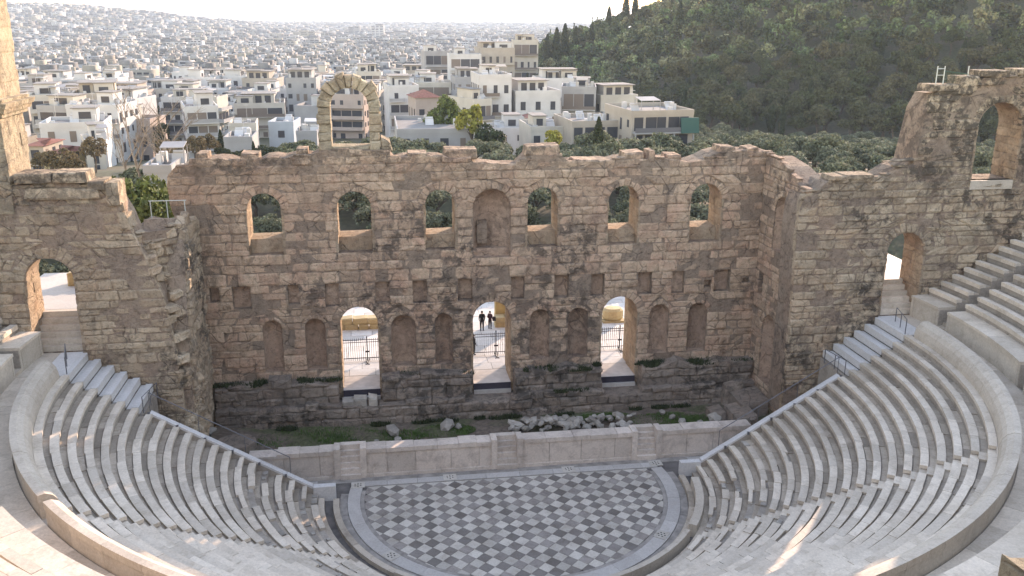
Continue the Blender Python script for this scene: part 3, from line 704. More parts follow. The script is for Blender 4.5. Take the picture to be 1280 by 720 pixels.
blades('grass', 'short green grass on the stage floor behind the marble front', [(-12.5, 7.4, 4.2, 1.5, .85), (-8.5, 6.8, 3.5, 1.2, .85), (-3.8, 7.2, 2.2, 1.0, .85), (12.0, 6.9, 2.6, 1.2, .85), (14.5, 6.3, 1.6, 1.0, .9), (7.6, 8.0, 2.0, .6, .85)], 16000, 0.16, M_GRASS)
M_WEED = mat_plain('weed_green', (0.045, 0.06, 0.025), .9, var=.4, scale=2.5)
wsp = []
for _ in range(40):
    x = U(-19, 19)
    if min(abs(x-c) for c in (-9.4, 0, 9.4)) < 1.6: continue
    wsp.append((x, U(9.7, 10.5), U(.3, .9), .3, 3.85))
wsp += [(U(-18, 18), U(8.6, 8.9), U(.3, .8), .2, .9) for _ in range(18)]+[(16, 10.2, 1.6, .4, 3.9), (4.5, 10.2, 1.6, .4, 3.95), (6, 9.2, 1.0, .2, 2.45), (5, 9.2, .8, .2, 2.45)]
blades('weeds', 'low dark weeds along the footing ledges', wsp, 9000, 0.26, M_WEED, .045)

# ------------------------------------------------------------------ the stage front (pulpitum)
pp = thing('stage_front', 'low white marble stage front with four panelled sections and stair recesses', 'stage front', (0, 3.3, 0))
ZP = 1.98; YP = 3.1
segs = [(-16.4, -10.75), (-9.45, -0.68), (0.68, 8.75), (10.1, 16.7)]
for si, (a, b2) in enumerate(segs):
    MB().box(a, b2, YP+0.12, 3.98, -0.3, ZP-0.30).build('core', M_PULP, pp)
    MB().box(a+.005, b2-.005, YP-0.10, 3.4, -0.25, 0.2).build('plinth', M_PULP, pp)
    x = a
    while x < b2-0.05:
        w = U(1.5, 2.4)
        if b2-x-w < 1.0: w = b2-x
        MB().box(x+.012, x+w-.012, YP+U(-.006, .01), YP+.3, 0.204, ZP-.30).build('panel', M_PULP, pp)
        x += w
    x = a
    while x < b2-0.05:
        w = U(1.1, 1.9)
        if b2-x-w < .8: w = b2-x
        dz = U(-.02, .02)-(0.12 if (si == 0 and x < a+1.5) else 0)
        MB().box(x+.01, x+w-.01, YP-.09+U(-.01, .01), 4.02+U(-.1, .05), ZP-.296, ZP+dz).build('coping_slab', M_PULP, pp)
        x += w
    for xe in (a-.0, b2):
        if abs(xe) > 16: continue
        s = 1 if xe == a else -1
        MB().box(min(xe-.02*s, xe+.36*s), max(xe-.02*s, xe+.36*s), YP-.14, 4.0, -.2, ZP+.10).build('pier', M_PULP, pp)
for cx, w in ((-10.1, 1.3), (0.0, 1.36), (9.42, 1.35)):
    for k in range(6):
        MB().box(cx-w/2+.02, cx+w/2-.02, YP-.25+k*0.2, 4.3, -.2, 0.33*(k+1)-.03+U(-.01, .01)).build('stair_step', M_PULP, pp)
# ------------------------------------------------------------------ orchestra floor
orch = thing('orchestra_floor', None, None, (0, 0, 0)); orch['kind'] = 'structure'
disc = [(-10.9, 3.0, -.05), (-10.9, 0.6, -.05)]+[(10.9*math.cos(a), 10.9*math.sin(a), -.05) for a in np.linspace(math.pi*1.0, 2*math.pi, 60)]+[(10.9, .6, -.05), (10.9, 3.0, -.05)]
disc = [(-19.4, 3.3, -.05), (-19.4, .3, -.05), (-12.6, .3, -.05)]+[(11.6*math.cos(a), 11.6*math.sin(a), -.05) for a in np.linspace(math.pi, 2*math.pi, 60)]+[(12.6, .3, -.05), (19.4, .3, -.05), (19.4, 3.3, -.05)]
mesh_obj('floor_bed', disc, [tuple(range(len(disc)))], M_GROUT, orch)
def clip(poly, nx, ny, c):
    out = []
    for i in range(len(poly)):
        a, b2 = poly[i], poly[(i+1) % len(poly)]; da, db = a[0]*nx+a[1]*ny-c, b2[0]*nx+b2[1]*ny-c
        if da <= 0: out.append(a)
        if da*db < 0: t = da/(da-db); out.append((a[0]+(b2[0]-a[0])*t, a[1]+(b2[1]-a[1])*t))
    return out
DG = 0.915; tiles = []
for i in range(-24, 25):
    for j in range(-24, 8):
        for dark in (0, 1):
            cx = -2.21+DG*i+dark*DG/2; cy = 0.80+DG*j+dark*DG/2; h = DG/2-0.012
            p = [(cx+h, cy), (cx, cy+h), (cx-h, cy), (cx, cy-h)]
            p = clip(p, 0, 1, 1.72)
            if len(p) < 3: continue
            rr = math.hypot(cx, cy)
            if rr > 9.9: continue
            if rr > 8.4:
                for k in range(72):
                    a = 2*math.pi*k/72; p = clip(p, math.cos(a), math.sin(a), 9.22)
                    if len(p) < 3: break
                if len(p) < 3: continue
            A = abs(sum(p[k][0]*p[(k+1) % len(p)][1]-p[(k+1) % len(p)][0]*p[k][1] for k in range(len(p))))/2
            if A > 0.03: tiles.append((A if in_view((cx, cy, 0), 0) else 0, -cy, p, dark))
tiles.sort(key=lambda t: (t[0] > .3, t[1]), reverse=True)
rest = [MB(), MB()]
for k, (A, _, p, dark) in enumerate(tiles):
    n = len(p); z = U(-.008, .008); tl = [U(-.006, .006) for _ in p]
    v = [(a, b2, z+t) for (a, b2), t in zip(p, tl)]+[(a, b2, -.06) for a, b2 in p]
    f = [tuple(range(n))]+[(i, n+i, n+(i+1) % n, (i+1) % n) for i in range(n)]
    if k < 300: mesh_obj('tile', v, f, M_TDARK if dark else M_TLIGHT, orch)
    else: rest[dark].add(v, f)
for d_ in (0, 1):
    if rest[d_].v: rest[d_].build('tiling', M_TDARK if d_ else M_TLIGHT, orch)['kind'] = 'stuff'
def ring_slabs(name, parent, r0, r1, z0, z1, a0, a1, L, mat, gap=.012, jit=.006):
    n = max(1, round(abs(a1-a0)*(r0+r1)/2/L)); cuts = np.linspace(a0, a1, n+1)
    for k in range(1, n): cuts[k] += U(-.18, .18)*(a1-a0)/n
    for k in range(n):
        g = gap/r1
        v, f = sector(r0, r1, z0, z1+U(-jit, jit), cuts[k]+g/2, cuts[k+1]-g/2, max(2, int(abs(cuts[k+1]-cuts[k])*r1/0.7)))
        mesh_obj(name, v, f, mat, parent)
ang = lambda d: math.radians(d)
ring_slabs('border_slab', orch, 9.5, 10.25, -.06, .03, ang(-190), ang(10), 2.2, M_BORDER)
ring_slabs('edging_slab', orch, 9.24, 9.49, -.06, .004, ang(-188), ang(8), 2.6, M_GUTTER)
x = -9.9
while x < 9.8:
    w = min(U(1.6, 2.4), 9.85-x)
    MB().box(x+.01, x+w-.01, 1.8, 2.42, -.06, .03+U(-.005, .005)).build('border_slab', M_BORDER, orch); x += w
MB().box(-12.5, 12.5, 2.44, 3.02, -.06, -.02).build('gutter', M_GUTTER, orch)
ring_slabs('gutter_slab', orch, 10.27, 10.72, -.2, -.03, ang(-186), ang(6), 3.0, M_GUTTER)
for sx in (-1, 1):
    for k in range(3):
        a, b2 = sx*(12.2+k*1.6), sx*(13.75+k*1.6)
        MB().box(min(a, b2), max(a, b2), .75, 2.9, -.06, 0.0+U(-.01, .01)).build('paving_slab', M_BORDER, orch)
# drain covers set in the pale border
for px, py in ((447.5, 606.5), (562.5, 596.5), (710.5, 586.5), (819.5, 579), (489, 694.5), (827, 668.5)):
    p = on_z(px, py, 0.03); an = math.atan2(p[1], p[0]) if p[1] < 1.5 else math.pi/2
    dc = thing('drain_cover', 'square pale stone drain cover with a ring of dark holes in the orchestra border', 'drain cover', (p[0], p[1], .04), 'drain covers in the orchestra border', an)
    MB().box(-.36, .36, -.42, .42, -.02, .012).build('cover_slab', M_TLIGHT, dc, keep=False)
    for k in range(7):
        a = k*math.pi/3; r = 0.0 if k == 6 else .2; mb = MB()
        mb.v = [(r*math.cos(a)+.05*math.cos(t), r*math.sin(a)+.05*math.sin(t), .0165) for t in np.linspace(0, 2*math.pi, 9)[:-1]]; mb.f = [tuple(range(8))]
        mb.build('drain_hole', M_BLACK, dc, keep=False)

# ------------------------------------------------------------------ lower seating
NR = 20; TR, RI = 0.70, 0.44
rk = lambda k: 12.0+TR*k
zk = lambda k: 0.64+RI*k
YA = 0.42
STAIR = [-144, -108, -72, -36]
bounds = [-180, -144, -108, -72, -36, 0]
labs = ['curved marble seating block below the wing with the broken end, its lower rows chipped', 'curved marble seating block partly in sun, next to the chipped one below the broken wing', 'middle curved marble seating block facing the stage', 'curved marble seating block with a strip of sun along its stair', 'curved marble seating block that climbs towards the tower with the arched window']
SW = 0.42                                   # half-width of a stair
for wi in range(5):
    a0, a1 = bounds[wi], bounds[wi+1]
    sb = thing('seating_block', labs[wi], 'seating', (18*math.cos(ang((a0+a1)/2)), 18*math.sin(ang((a0+a1)/2)), 0))
    def lim(k, r):
        e = math.asin(YA/r)
        lo = -math.pi-e if wi == 0 else ang(a0)+SW/r
        hi = e if wi == 4 else ang(a1)-SW/r
        return lo, hi
    mb = MB()
    for k in range(NR):
        r = rk(k); lo, hi = lim(k, r); n = max(6, int((hi-lo)*r/1.0))
        v, f = sector(r+.03, r+TR+.12, -0.4, zk(k)-.16, lo, hi, n); mb.add(v, f)
    mb.build('bedding', M_SBASE, sb)
    for k in range(NR):
        r, z = rk(k), zk(k); lo, hi = lim(k, r)
        L = U(1.5, 2.1) if k > 6 else U(1.2, 1.8)
        n = max(2, round((hi-lo)*r/L)); cuts = np.linspace(lo, hi, n+1)
        for q in range(1, n): cuts[q] += U(-.25, .25)*(hi-lo)/n
        broken = 0.0 if k > 8 else (0.32 if wi in (0, 4) else 0.22)*(1-k/10)
        run = 0.0
        for q in range(n):
            run = run*0.6+U(-.012, .012)
            g = .007/r; miss = U(0, 1) < broken
            aa, bb = cuts[q]+g, cuts[q+1]-g; ns = max(2, int((bb-aa)*r/.6))
            if not miss:
                dr = U(-.015, .015)+(U(-.05, .05) if k < 6 else 0); wid = U(.36, .42) if U(0, 1) > broken else U(.22, .36)
                dz = run+(U(-.03, .02) if k < 6 else 0)
                v, f = sector(r-.04+dr, r-.04+wid+dr, z-.20, z+dz, aa, bb, ns); mesh_obj('seat_slab', v, f, M_SEAT, sb)
                v, f = sector(r+.01, r+.3, z-RI-.02, z-.21, aa, bb, ns); mb2 = (v, f)
            else:
                for _ in range(2):
                    t0 = U(aa, bb); t1 = min(bb, t0+U(.2, .5)/r)
                    v, f = sector(r+U(.02, .1), r+U(.25, .4), z-.2, z-U(.04, .14), t0, t1, 2); mesh_obj('broken_seat', v, f, M_RUBBLE, sb)
            if (q+k) % 1 == 0:
                v, f = sector(r+.385, r+TR+.02, z-.19, z-.095+U(-.02, .015)-(U(0, .05) if miss else 0), aa+U(-.004, .004), bb, ns)
                mesh_obj('tread_slab', v, f, M_TREAD, sb)
# stairways
for wi, a in enumerate(STAIR):
    st_ = thing('stairway', ['narrow marble stair between seating blocks leading to the gap in the sunlit parapet', 'narrow marble stair bordering the partly sunlit seating block', 'narrow marble stair bordering the middle seating block', 'narrow marble stair crossed by a strip of sunlight'][wi], 'stairs', (18*math.cos(ang(a)), 18*math.sin(ang(a)), 0))
    for k in range(NR):
        for h in range(2):
            r = rk(k)-.04+h*TR/2; z = zk(k)-RI*0.5*(1-h)-.0
            v, f = sector(r, r+TR/2+.06, z-.6, z+U(-.015, .015), ang(a)-(SW-.01)/r, ang(a)+(SW-.01)/r, 2); mesh_obj('stair_step', v, f, M_SEAT, st_)
# parapet behind the top row
PR = [(25.66, 9.0), (25.68, 9.3), (25.76, 9.62), (25.92, 9.86), (26.12, 9.98), (26.2, 10.03), (26.5, 10.03), (26.5, 9.72), (26.46, 9.66), (26.46, 8.9), (25.66, 8.9)]
plabs = ['curved marble parapet rising past the block of chipped rows', 'curved marble parapet glowing in sunlight along its outer face', 'curved marble parapet behind the middle seating block', 'long curved marble parapet shaded along its outer face', 'curved marble parapet ending at the landing below the tower']
for wi in range(5):
    a0, a1 = ang(bounds[wi]), ang(bounds[wi+1])
    lo = a0-.005 if wi == 0 else a0+(.3/26 if wi == 1 else .02/26); hi = a1+.0 if wi == 4 else a1-(.3/26 if wi == 0 else .02/26)
    pt = thing('parapet', plabs[wi], 'parapet', (26*math.cos((lo+hi)/2), 26*math.sin((lo+hi)/2), 9))
    n = 7; cuts = np.linspace(lo, hi, n+1)
    for q in range(n):
        v = []; f = []; m_ = len(PR); ns = 4; dz = U(-.008, .008)
        for i in range(ns+1):
            a = cuts[q]+.0003+(cuts[q+1]-cuts[q]-.0006)*i/ns
            v += [(r*math.cos(a), r*math.sin(a), z+dz) for r, z in PR]
        for i in range(ns):
            for j in range(m_): f.append((i*m_+j, (i+1)*m_+j, (i+1)*m_+(j+1) % m_, i*m_+(j+1) % m_))
        f.append(tuple(range(m_))); f.append(tuple(reversed(range(ns*m_, (ns+1)*m_))))
        mesh_obj('parapet_slab', v, f, M_PARA, pt)
# walkway between the two tiers
dz_ = thing('walkway', None, None); dz_['kind'] = 'structure'
v, f = sector(25.6, 28.2, 4.0, 8.93, ang(-189), ang(9), 90); mesh_obj('walkway_bed', v, f, M_SBASE, dz_)
ring_slabs('paving_slab', dz_, 26.52, 28.0, 8.8, 9.02, ang(-188), ang(8), 2.4, M_SEAT, jit=.008)
for sx in (-1, 1):
    for k in range(2):
        a, b2 = sx*(25.55+k*1.25), sx*(26.78+k*1.25)
        MB().box(min(a, b2), max(a, b2), 0.3, 4.08, 8.7, 9.03+.004*k).build('paving_slab', M_NEW if k == 0 else M_SEAT, dz_)
# straight restored steps where the upper rows run on to the wings
for sx, lb in ((-1, 'straight restored white marble steps beside the wing with the broken end'), (1, 'straight restored white marble steps beside the wing with the tower')):
    rs = thing('restored_steps', lb, 'steps', (sx*23.3, 2.2, 6))
    for k in range(14, 20):
        r, z = rk(k), zk(k)
        a, b2 = sx*(r-.04), sx*(r+.34)
        MB().box(min(a, b2), max(a, b2), YA+.03, YS-.16, z-RI, z+.01).build('seat_slab', M_NEW, rs)
        a, b2 = sx*(r+.345), sx*(r+TR-.045)
        MB().box(min(a, b2), max(a, b2), YA+.05, YS-.16, z-RI-.02, z-.06).build('tread_slab', M_NEW, rs)
    MB().box(min(sx*21.6, sx*25.7), max(sx*21.6, sx*25.7), YA+.06, YS-.2, 1.0, zk(13)-.1).build('substructure', M_SBASE, rs)
    # retaining wall end with sloping coping
    an = thing('end_wall', 'seating end wall with sloping white coping ' + ('below the broken wing' if sx < 0 else 'below the tower wing'), 'wall', (sx*16, YA, 0))
    x0, x1, z0, z1 = 12.3, 21.2, zk(0)+.35, zk(13)+.05
    n = 6
    MB().hexa([(sx*x0, YA+.02, -.4), (sx*x1, YA+.02, -.4), (sx*x1, YA+.5, -.4), (sx*x0, YA+.5, -.4), (sx*x0, YA+.02, z0-.16), (sx*x1, YA+.02, z1-.16), (sx*x1, YA+.5, z1-.16), (sx*x0, YA+.5, z0-.16)]).build('retaining_wall', M_SBASE, an)
    for k in range(n):
        xa, xb = x0+(x1-x0)*k/n+.012, x0+(x1-x0)*(k+1)/n-.012; za, zb = z0+(z1-z0)*k/n, z0+(z1-z0)*(k+1)/n
        MB().hexa([(sx*xa, YA, za-.15), (sx*xb, YA, zb-.15), (sx*xb, YA+.42, zb-.15), (sx*xa, YA+.42, za-.15), (sx*xa, YA, za), (sx*xb, YA, zb), (sx*xb, YA+.42, zb), (sx*xa, YA+.42, za)]).build('coping_slab', M_NEW, an)
        xm = xb
        MB().box(min(sx*xm, sx*(xm+.14)), max(sx*xm, sx*(xm+.14)), YA-.03, YA+.05, zb-.14, zb+.05).build('clamp', M_METAL, an)
    MB().box(min(sx*10.95, sx*12.28), max(sx*10.95, sx*12.28), YA, YA+.44, -.3, .92).build('end_block', M_NEW, an)
    # handrail
    hr = thing('handrail', 'thin grey sloping handrail above the seating end wall ' + ('by the broken wing' if sx < 0 else 'by the tower wing'), 'handrail', (sx*17, YA+.5, 3))
    pts = [(sx*x, YA+.55, z0+(z1-z0)*(x-x0)/(x1-x0)+1.0) for x in (13.6, 21.3)]
    MB().tube(pts, .028, 6).build('rail', M_METAL, hr)
    for t in (0.0, .33, .66, 1.0):
        p = Vector(pts[0]).lerp(Vector(pts[1]), t); MB().tube([p, p-Vector((0, 0, 1.15))], .022, 6).build('post', M_METAL, hr)
    # landing rails
    for (xa, ya, xb, yb, z, lb2) in ((21.55, YA+.1, 21.2, 2.6, zk(14)-.4, 'short grey railing at the foot of the restored steps '), (25.4, 0.55, 26.1, 2.9, 9.0, 'short grey landing railing at the top of the restored steps ')):
        lr = thing('railing', lb2+('by the broken wing' if sx < 0 else 'by the tower wing'), 'railing', (sx*xa, ya, z))
        MB().tube([(sx*xa, ya, z+1.0), (sx*xb, yb, z+1.0)], .025, 6).build('rail', M_METAL, lr)
        for t in (0, .5, 1): MB().tube([(sx*(xa+(xb-xa)*t), ya+(yb-ya)*t, z), (sx*(xa+(xb-xa)*t), ya+(yb-ya)*t, z+1.0)], .03, 6).build('post', M_METAL, lr)
# thin barrier slabs round the orchestra
for a0, a1, lb in ((-132, -112, 'short thin curved marble barrier slab at the orchestra edge'), (-109, -38, 'long thin curved marble barrier slab round the orchestra'), (-35, -6, 'broad curved marble front bench by the orchestra gutter')):
    bs = thing('barrier_slab', lb, 'barrier', (11.1*math.cos(ang((a0+a1)/2)), 11.1*math.sin(ang((a0+a1)/2)), 0))
    top = .78 if a0 > -110 else .6
    ring_slabs('marble_slab', bs, 11.12, 11.42 if a0 < -36 else 11.6, -.2, top, ang(a0), ang(a1), 2.6, M_PARA)
fb = thing('front_bench', 'low cracked marble kerb course below the first row of seats', 'kerb', (0, -11, 0))
ring_slabs('kerb_slab', fb, 10.74, 11.1, -.2, .22, ang(-181), ang(1), 1.9, M_TREAD)
ring_slabs('kerb_slab', fb, 11.62, 11.98, -.2, .32, ang(-181), ang(1), 2.0, M_TREAD)

# ------------------------------------------------------------------ upper seating
rj = lambda j: 29.2+.77*j
zj = lambda j: 10.95+.46*j
UST = [-181.5, -162, -144, -126, -108, -90, -72, -54, -36, -18, 1.5]
edges = [-188.2]+UST+[8.2]
ulab = ['end block of upper seating against the wing with the broken end', 'upper seating block by the walkway above the chipped rows', 'upper seating block by the stair above the parapet gap', 'sunlit upper seating block across the walkway from the glowing parapet', 'upper seating block near the sunlit parapet end',
        'upper seating block right above the middle rows', 'upper seating block beyond the middle rows', 'upper seating block above the strip of sun', 'upper seating block above the long shaded parapet', 'upper seating block on the bend below the tower', 'upper seating block next to the stair below the tower', 'end block of upper seating against the tower wing']
for wi in range(12):
    a0, a1 = edges[wi], edges[wi+1]
    ub = thing('upper_seating_block', ulab[wi], 'seating', (32*math.cos(ang((a0+a1)/2)), 32*math.sin(ang((a0+a1)/2)), 9))
    hwid = .45
    def lim(r):
        lo = ang(a0)+(hwid/r if wi > 0 else 0); hi = ang(a1)-(hwid/r if wi < 11 else 0)
        e = math.asin((YS-.2)/r)
        if wi == 0: lo = -math.pi-e
        if wi == 11: hi = e
        return lo, hi
    mb = MB()
    v, f = sector(28.05, 29.3, 8.5, 10.28, *lim(28.05), 8); mb.add(v, f)
    for j in range(12):
        r = rj(j); v, f = sector(r+.03, r+.9, 8.0, zj(j)-.2, *lim(r), 8); mb.add(v, f)
    mb.build('bedding', M_SBASE, ub)
    lo, hi = lim(28.0)
    v, f = sector(28.0, 29.2, 8.95, 10.30, lo, lo+.008, 1); mesh_obj('podium_end', v, f, M_PARA, ub)
    v, f = sector(28.0, 29.2, 8.95, 10.30, hi-.008, hi, 1); mesh_obj('podium_end', v, f, M_PARA, ub)
    ring_slabs('podium_slab', ub, 28.0, 28.25, 8.95, 10.30, lo+.009, hi-.009, 1.7, M_PARA)
    ring_slabs('podium_top', ub, 27.94, 29.22, 10.305, 10.48, lo, hi, 2.0, M_SEAT)
    keep = MB()
    for j in range(12):
        r, z = rj(j), zj(j); lo, hi = lim(r); n = max(2, round((hi-lo)*r/2.0)); cuts = np.linspace(lo, hi, n+1)
        for q in range(n):
            g = .007/r; v, f = sector(r-.04, r+.36, z-.26, z+U(-.015, .015), cuts[q]+g, cuts[q+1]-g, 3)
            mid = ((cuts[q]+cuts[q+1])/2)
            if in_view((r*math.cos(mid), r*math.sin(mid), z), 60): mesh_obj('seat_slab', v, f, M_SEAT, ub)
            else: keep.add(v, f)
            v, f = sector(r+.365, r+.76, z-.3, z-.125, cuts[q]+g, cuts[q+1]-g, 3); keep.add(v, f)
    keep.build('treads', M_TREAD, ub)['kind'] = 'stuff'
for a in UST:
    r = 30
    vis = any(in_view((rj(j)*math.cos(ang(a)), rj(j)*math.sin(ang(a)), zj(j)), 30) for j in range(0, 8))
    if not vis: continue
    st_ = thing('upper_stairway', {(-144): 'narrow upper stair opposite the gap in the sunlit parapet', (-162): 'narrow upper stair above the chipped rows', (-181.5): 'narrow upper stair beside the broken wing doorway', (-126): 'narrow upper stair by the sunlit parapet', (1.5): 'narrow upper stair beside the doorway below the tower', (-18): 'narrow upper stair on the bend below the tower'}.get(a, 'narrow upper stair above the long shaded parapet'), 'stairs', (32*math.cos(ang(a)), 32*math.sin(ang(a)), 9), None if a in (-144, -162, -181.5, -126, 1.5, -18) else 'stairs above the shaded parapet')
    for k in range(27):
        rr2 = 28.0+.385*k; z = 9.02+.2275*(k+1)+.0
        v, f = sector(rr2, rr2+.44, z-.7, z, ang(a)-.44/rr2, ang(a)+.44/rr2, 2); mesh_obj('stair_step', v, f, M_TREAD, st_)
# broken outer wall head at the back of the seating
ow = thing('outer_wall', 'rough broken stone wall head at the top of the seating', 'wall', (5, -39, 16))
for k in range(34):
    a = ang(-93+k*0.75); r = 38.9+U(-.25, .25); zt = (19.8 if k >= 10 else 17.4)+U(-.2, .15)
    s = U(.35, .6)
    v, f = stone(Frame((r*math.cos(a), r*math.sin(a), 0), (-math.sin(a), math.cos(a), 0), (math.cos(a), math.sin(a), 0)), [(-s*.7, 15), (s*.7, 15), (s*.6, zt+U(-.2, .2)), (-s*.6, zt)], .3, 1.1, .12)
    mesh_obj('stone', v, f+[tuple(16+q for q in reversed(range(12)))], M_TOWER, ow)
# ------------------------------------------------------------------ loose stones
def rock_mesh(seed, flat=0.8):
    rr = random.Random(seed); import bmesh
    bm = bmesh.new(); bmesh.ops.create_icosphere(bm, subdivisions=1, radius=0.5)
    cuts = [Vector((rr.uniform(-1, 1), rr.uniform(-1, 1), rr.uniform(-.6, 1))).normalized() for _ in range(7)]
    for v in bm.verts:
        p = v.co.copy()
        for c in cuts:
            d = p.dot(c)-0.34
            if d > 0: p -= c*d*0.95
        p.z *= flat; v.co = p+Vector((rr.uniform(-.03, .03), rr.uniform(-.03, .03), rr.uniform(-.03, .03)))
    m = bpy.data.meshes.new('rock'); bm.to_mesh(m); bm.free(); m.materials.append(M_RUBBLE); return m
rocks = [rock_mesh(s) for s in range(10)]
GL = 'loose grey marble stone in the rubble heap behind the stage front'
for k in range(84):
    px = U(640, 792); base = 543-(px-636)*.045; py = base-abs(R.gauss(0, 7))
    if px > 735: py = base-U(0, 12)
    p = on_z(px, py, 0.95); s = U(.4, 1.0)*(1.25 if U(0, 1) < .15 else 1)
    z = .95+s*.22+max(0, .5-abs(p[1]-6.6)*.4)*U(0, 1)
    o = data_obj('loose_stone', rocks[R.randrange(10)], None, (p[0], p[1], z)); o.rotation_euler = (U(-.5, .5), U(-.5, .5), U(0, 6.3)); o.scale = (s*U(.8, 1.5), s*U(.6, 1.0), s*U(.5, .9))
    tag(o, GL, 'stone', 'rubble heap behind the stage front')
for px, py, s, lab in ((277, 531, 1.5, 'whitish carved stone fragment standing in the stage corner'), (490, 541, 1.6, 'flat grey slab on the grass behind the stage front'), (497, 551, 1.0, 'upright pale stone beside the flat grey slab'), (560, 534, 1.7, 'long flat stone slab on the stage floor near the rubble heap'), (573, 534, .8, 'cracked stone lump next to the long flat slab'), (828, 517, .8, 'small square pale stone on the grass beyond the rubble heap'), (840, 522, .8, 'small rounded pale stone on the grass beyond the rubble heap'), (853, 528, 1.0, 'dull low stone on the grass'), (875, 529, .8, 'low stone touching the long pale slab'), (893, 525, 1.8, 'long pale slab lying on the grass near the return wall'), (255, 545, 2.2, 'weathered round stone base in the stage corner'), (471, 552, .5, 'small stone perched on the stage front coping')):
    p = on_z(px, py, 1.0)
    o = data_obj('stone_fragment', rocks[R.randrange(10)], None, (p[0], p[1], 1.0+.12*s)); o.rotation_euler = (U(-.2, .2), U(-.2, .2), U(0, 6)); o.scale = (s, s*.7, s*.55 if px != 277 else 1.9)
    tag(o, lab, 'stone')
# half-round stone base in the corner
mb = MB(); mb.v = [(-17.6+1.3*math.cos(t), 6.4+1.1*math.sin(t), z) for z in (.8, 1.45) for t in np.linspace(0, 2*math.pi, 15)[:-1]]
mb.f = [(i, (i+1) % 14, 14+(i+1) % 14, 14+i) for i in range(14)]+[tuple(range(14, 28))]
tag(mb.build('round_base', M_FOOT), 'low round dark masonry base on the stage floor corner', 'stone base')

# ------------------------------------------------------------------ court behind the doors: gates, walls, people
for cx, lab in ((-9.0, 'iron railing gate seen through the doorway above the broken marble blocks'), (1.0, 'iron railing gate seen through the middle stage doorway'), (11.0, 'iron railing gate in front of the ochre stone drum')):
    g = thing('iron_gate', lab, 'gate', (cx, 16.4, 2.8))
    for z in (3.0, 4.3, 4.5): MB().box(cx-2.4, cx+2.4, 16.38, 16.42, z, z+.04).build('crossbar', M_IRON, g)
    k = 0; x = cx-2.38
    while x < cx+2.4:
        MB().box(x-.015, x+.015, 16.385, 16.415, 2.82, 4.65).build('bar', M_IRON, g); x += .16
    for x in (cx-2.42, cx, cx+2.42): MB().box(x-.04, x+.04, 16.36, 16.44, 2.8, 4.8).build('post', M_IRON, g)
    MB().box(cx-.16, cx+.16, 16.33, 16.37, 3.5, 3.62).build('lock', M_IRON, g)
    for s in (-1, 1):
        MB().tube([(cx+.12*s, 16.34, 2.98), (cx+.10*s, 16.1, 2.84), (cx+.02*s, 15.7, 2.83), (cx-.14*s, 15.5, 2.83)], .035, 5).build('drop_bolt', M_IRON, g)
def block_row(name, label, cat, x0, x1, y, z0, hs, mat, d=.9):
    t = thing(name, label, cat, ((x0+x1)/2, y, z0)); z = z0
    for h in hs:
        x = x0
        while x < x1-.1:
            w = min(U(.8, 1.5), x1-x)
            v, f = stone(Frame((x, y, 0), (1, 0, 0), (0, -1, 0)), [(.02, z), (w-.02, z), (w-.02, z+h-.02+U(-.05, .05)), (.02, z+h-.02)], U(-.06, .06), d, .05)
            mesh_obj('stone', v, f+[tuple(16+q for q in reversed(range(12)))], mat, t); x += w
        z += h
    return t
block_row('stone_wall', 'low ochre block wall seen through the doorway above the broken marble blocks', 'wall', -12.2, -7.4, 23.6, 2.7, (.55, .55), M_BLOCK)
block_row('stone_wall', 'ochre block wall with tall plastered slab beside the two standing people', 'wall', 1.75, 4.6, 22.6, 2.7, (.55, .5), M_BLOCK)
kk = MB().hexa([(1.9, 23.6, 2.7), (4.8, 23.6, 2.7), (4.8, 24.4, 2.7), (1.9, 24.4, 2.7), (1.9, 23.6, 4.9), (4.8, 23.6, 5.2), (4.8, 24.4, 5.2), (1.9, 24.4, 4.9)]).build('plaster_wall', mat_plain('ochre_plaster', (.40, .30, .14), .9, var=.2))
tag(kk, 'pale ochre plastered wall panel behind the two standing people', 'wall')
ub = MB(); ub.tube([(13.0+.55*math.cos(t), 23.3, 3.45+.55*math.sin(t)) for t in (0, .1)], .1)
br = thing('stone_drum', 'ochre carved stone drum in the paved court behind a stage doorway', 'stone', (12.2, 23.2, 2.75))
mb = MB(); nn = 14
prof2 = [(.0, .25), (.62, .25), (.72, .45), (.72, 1.05), (.55, 1.25), (.0, 1.28)]
for r_, z_ in prof2:
    for k in range(nn): mb.v.append((12.2+r_*1.3*math.cos(2*math.pi*k/nn), 23.2+r_*math.sin(2*math.pi*k/nn), 2.75+z_))
for i in range(len(prof2)-1):
    for k in range(nn): mb.f.append((i*nn+k, i*nn+(k+1) % nn, (i+1)*nn+(k+1) % nn, (i+1)*nn+k))
mb.build('drum', M_BLOCK, br); MB().box(11.2, 13.2, 22.5, 23.9, 2.7, 2.98).build('plinth', M_BLOCK, br)

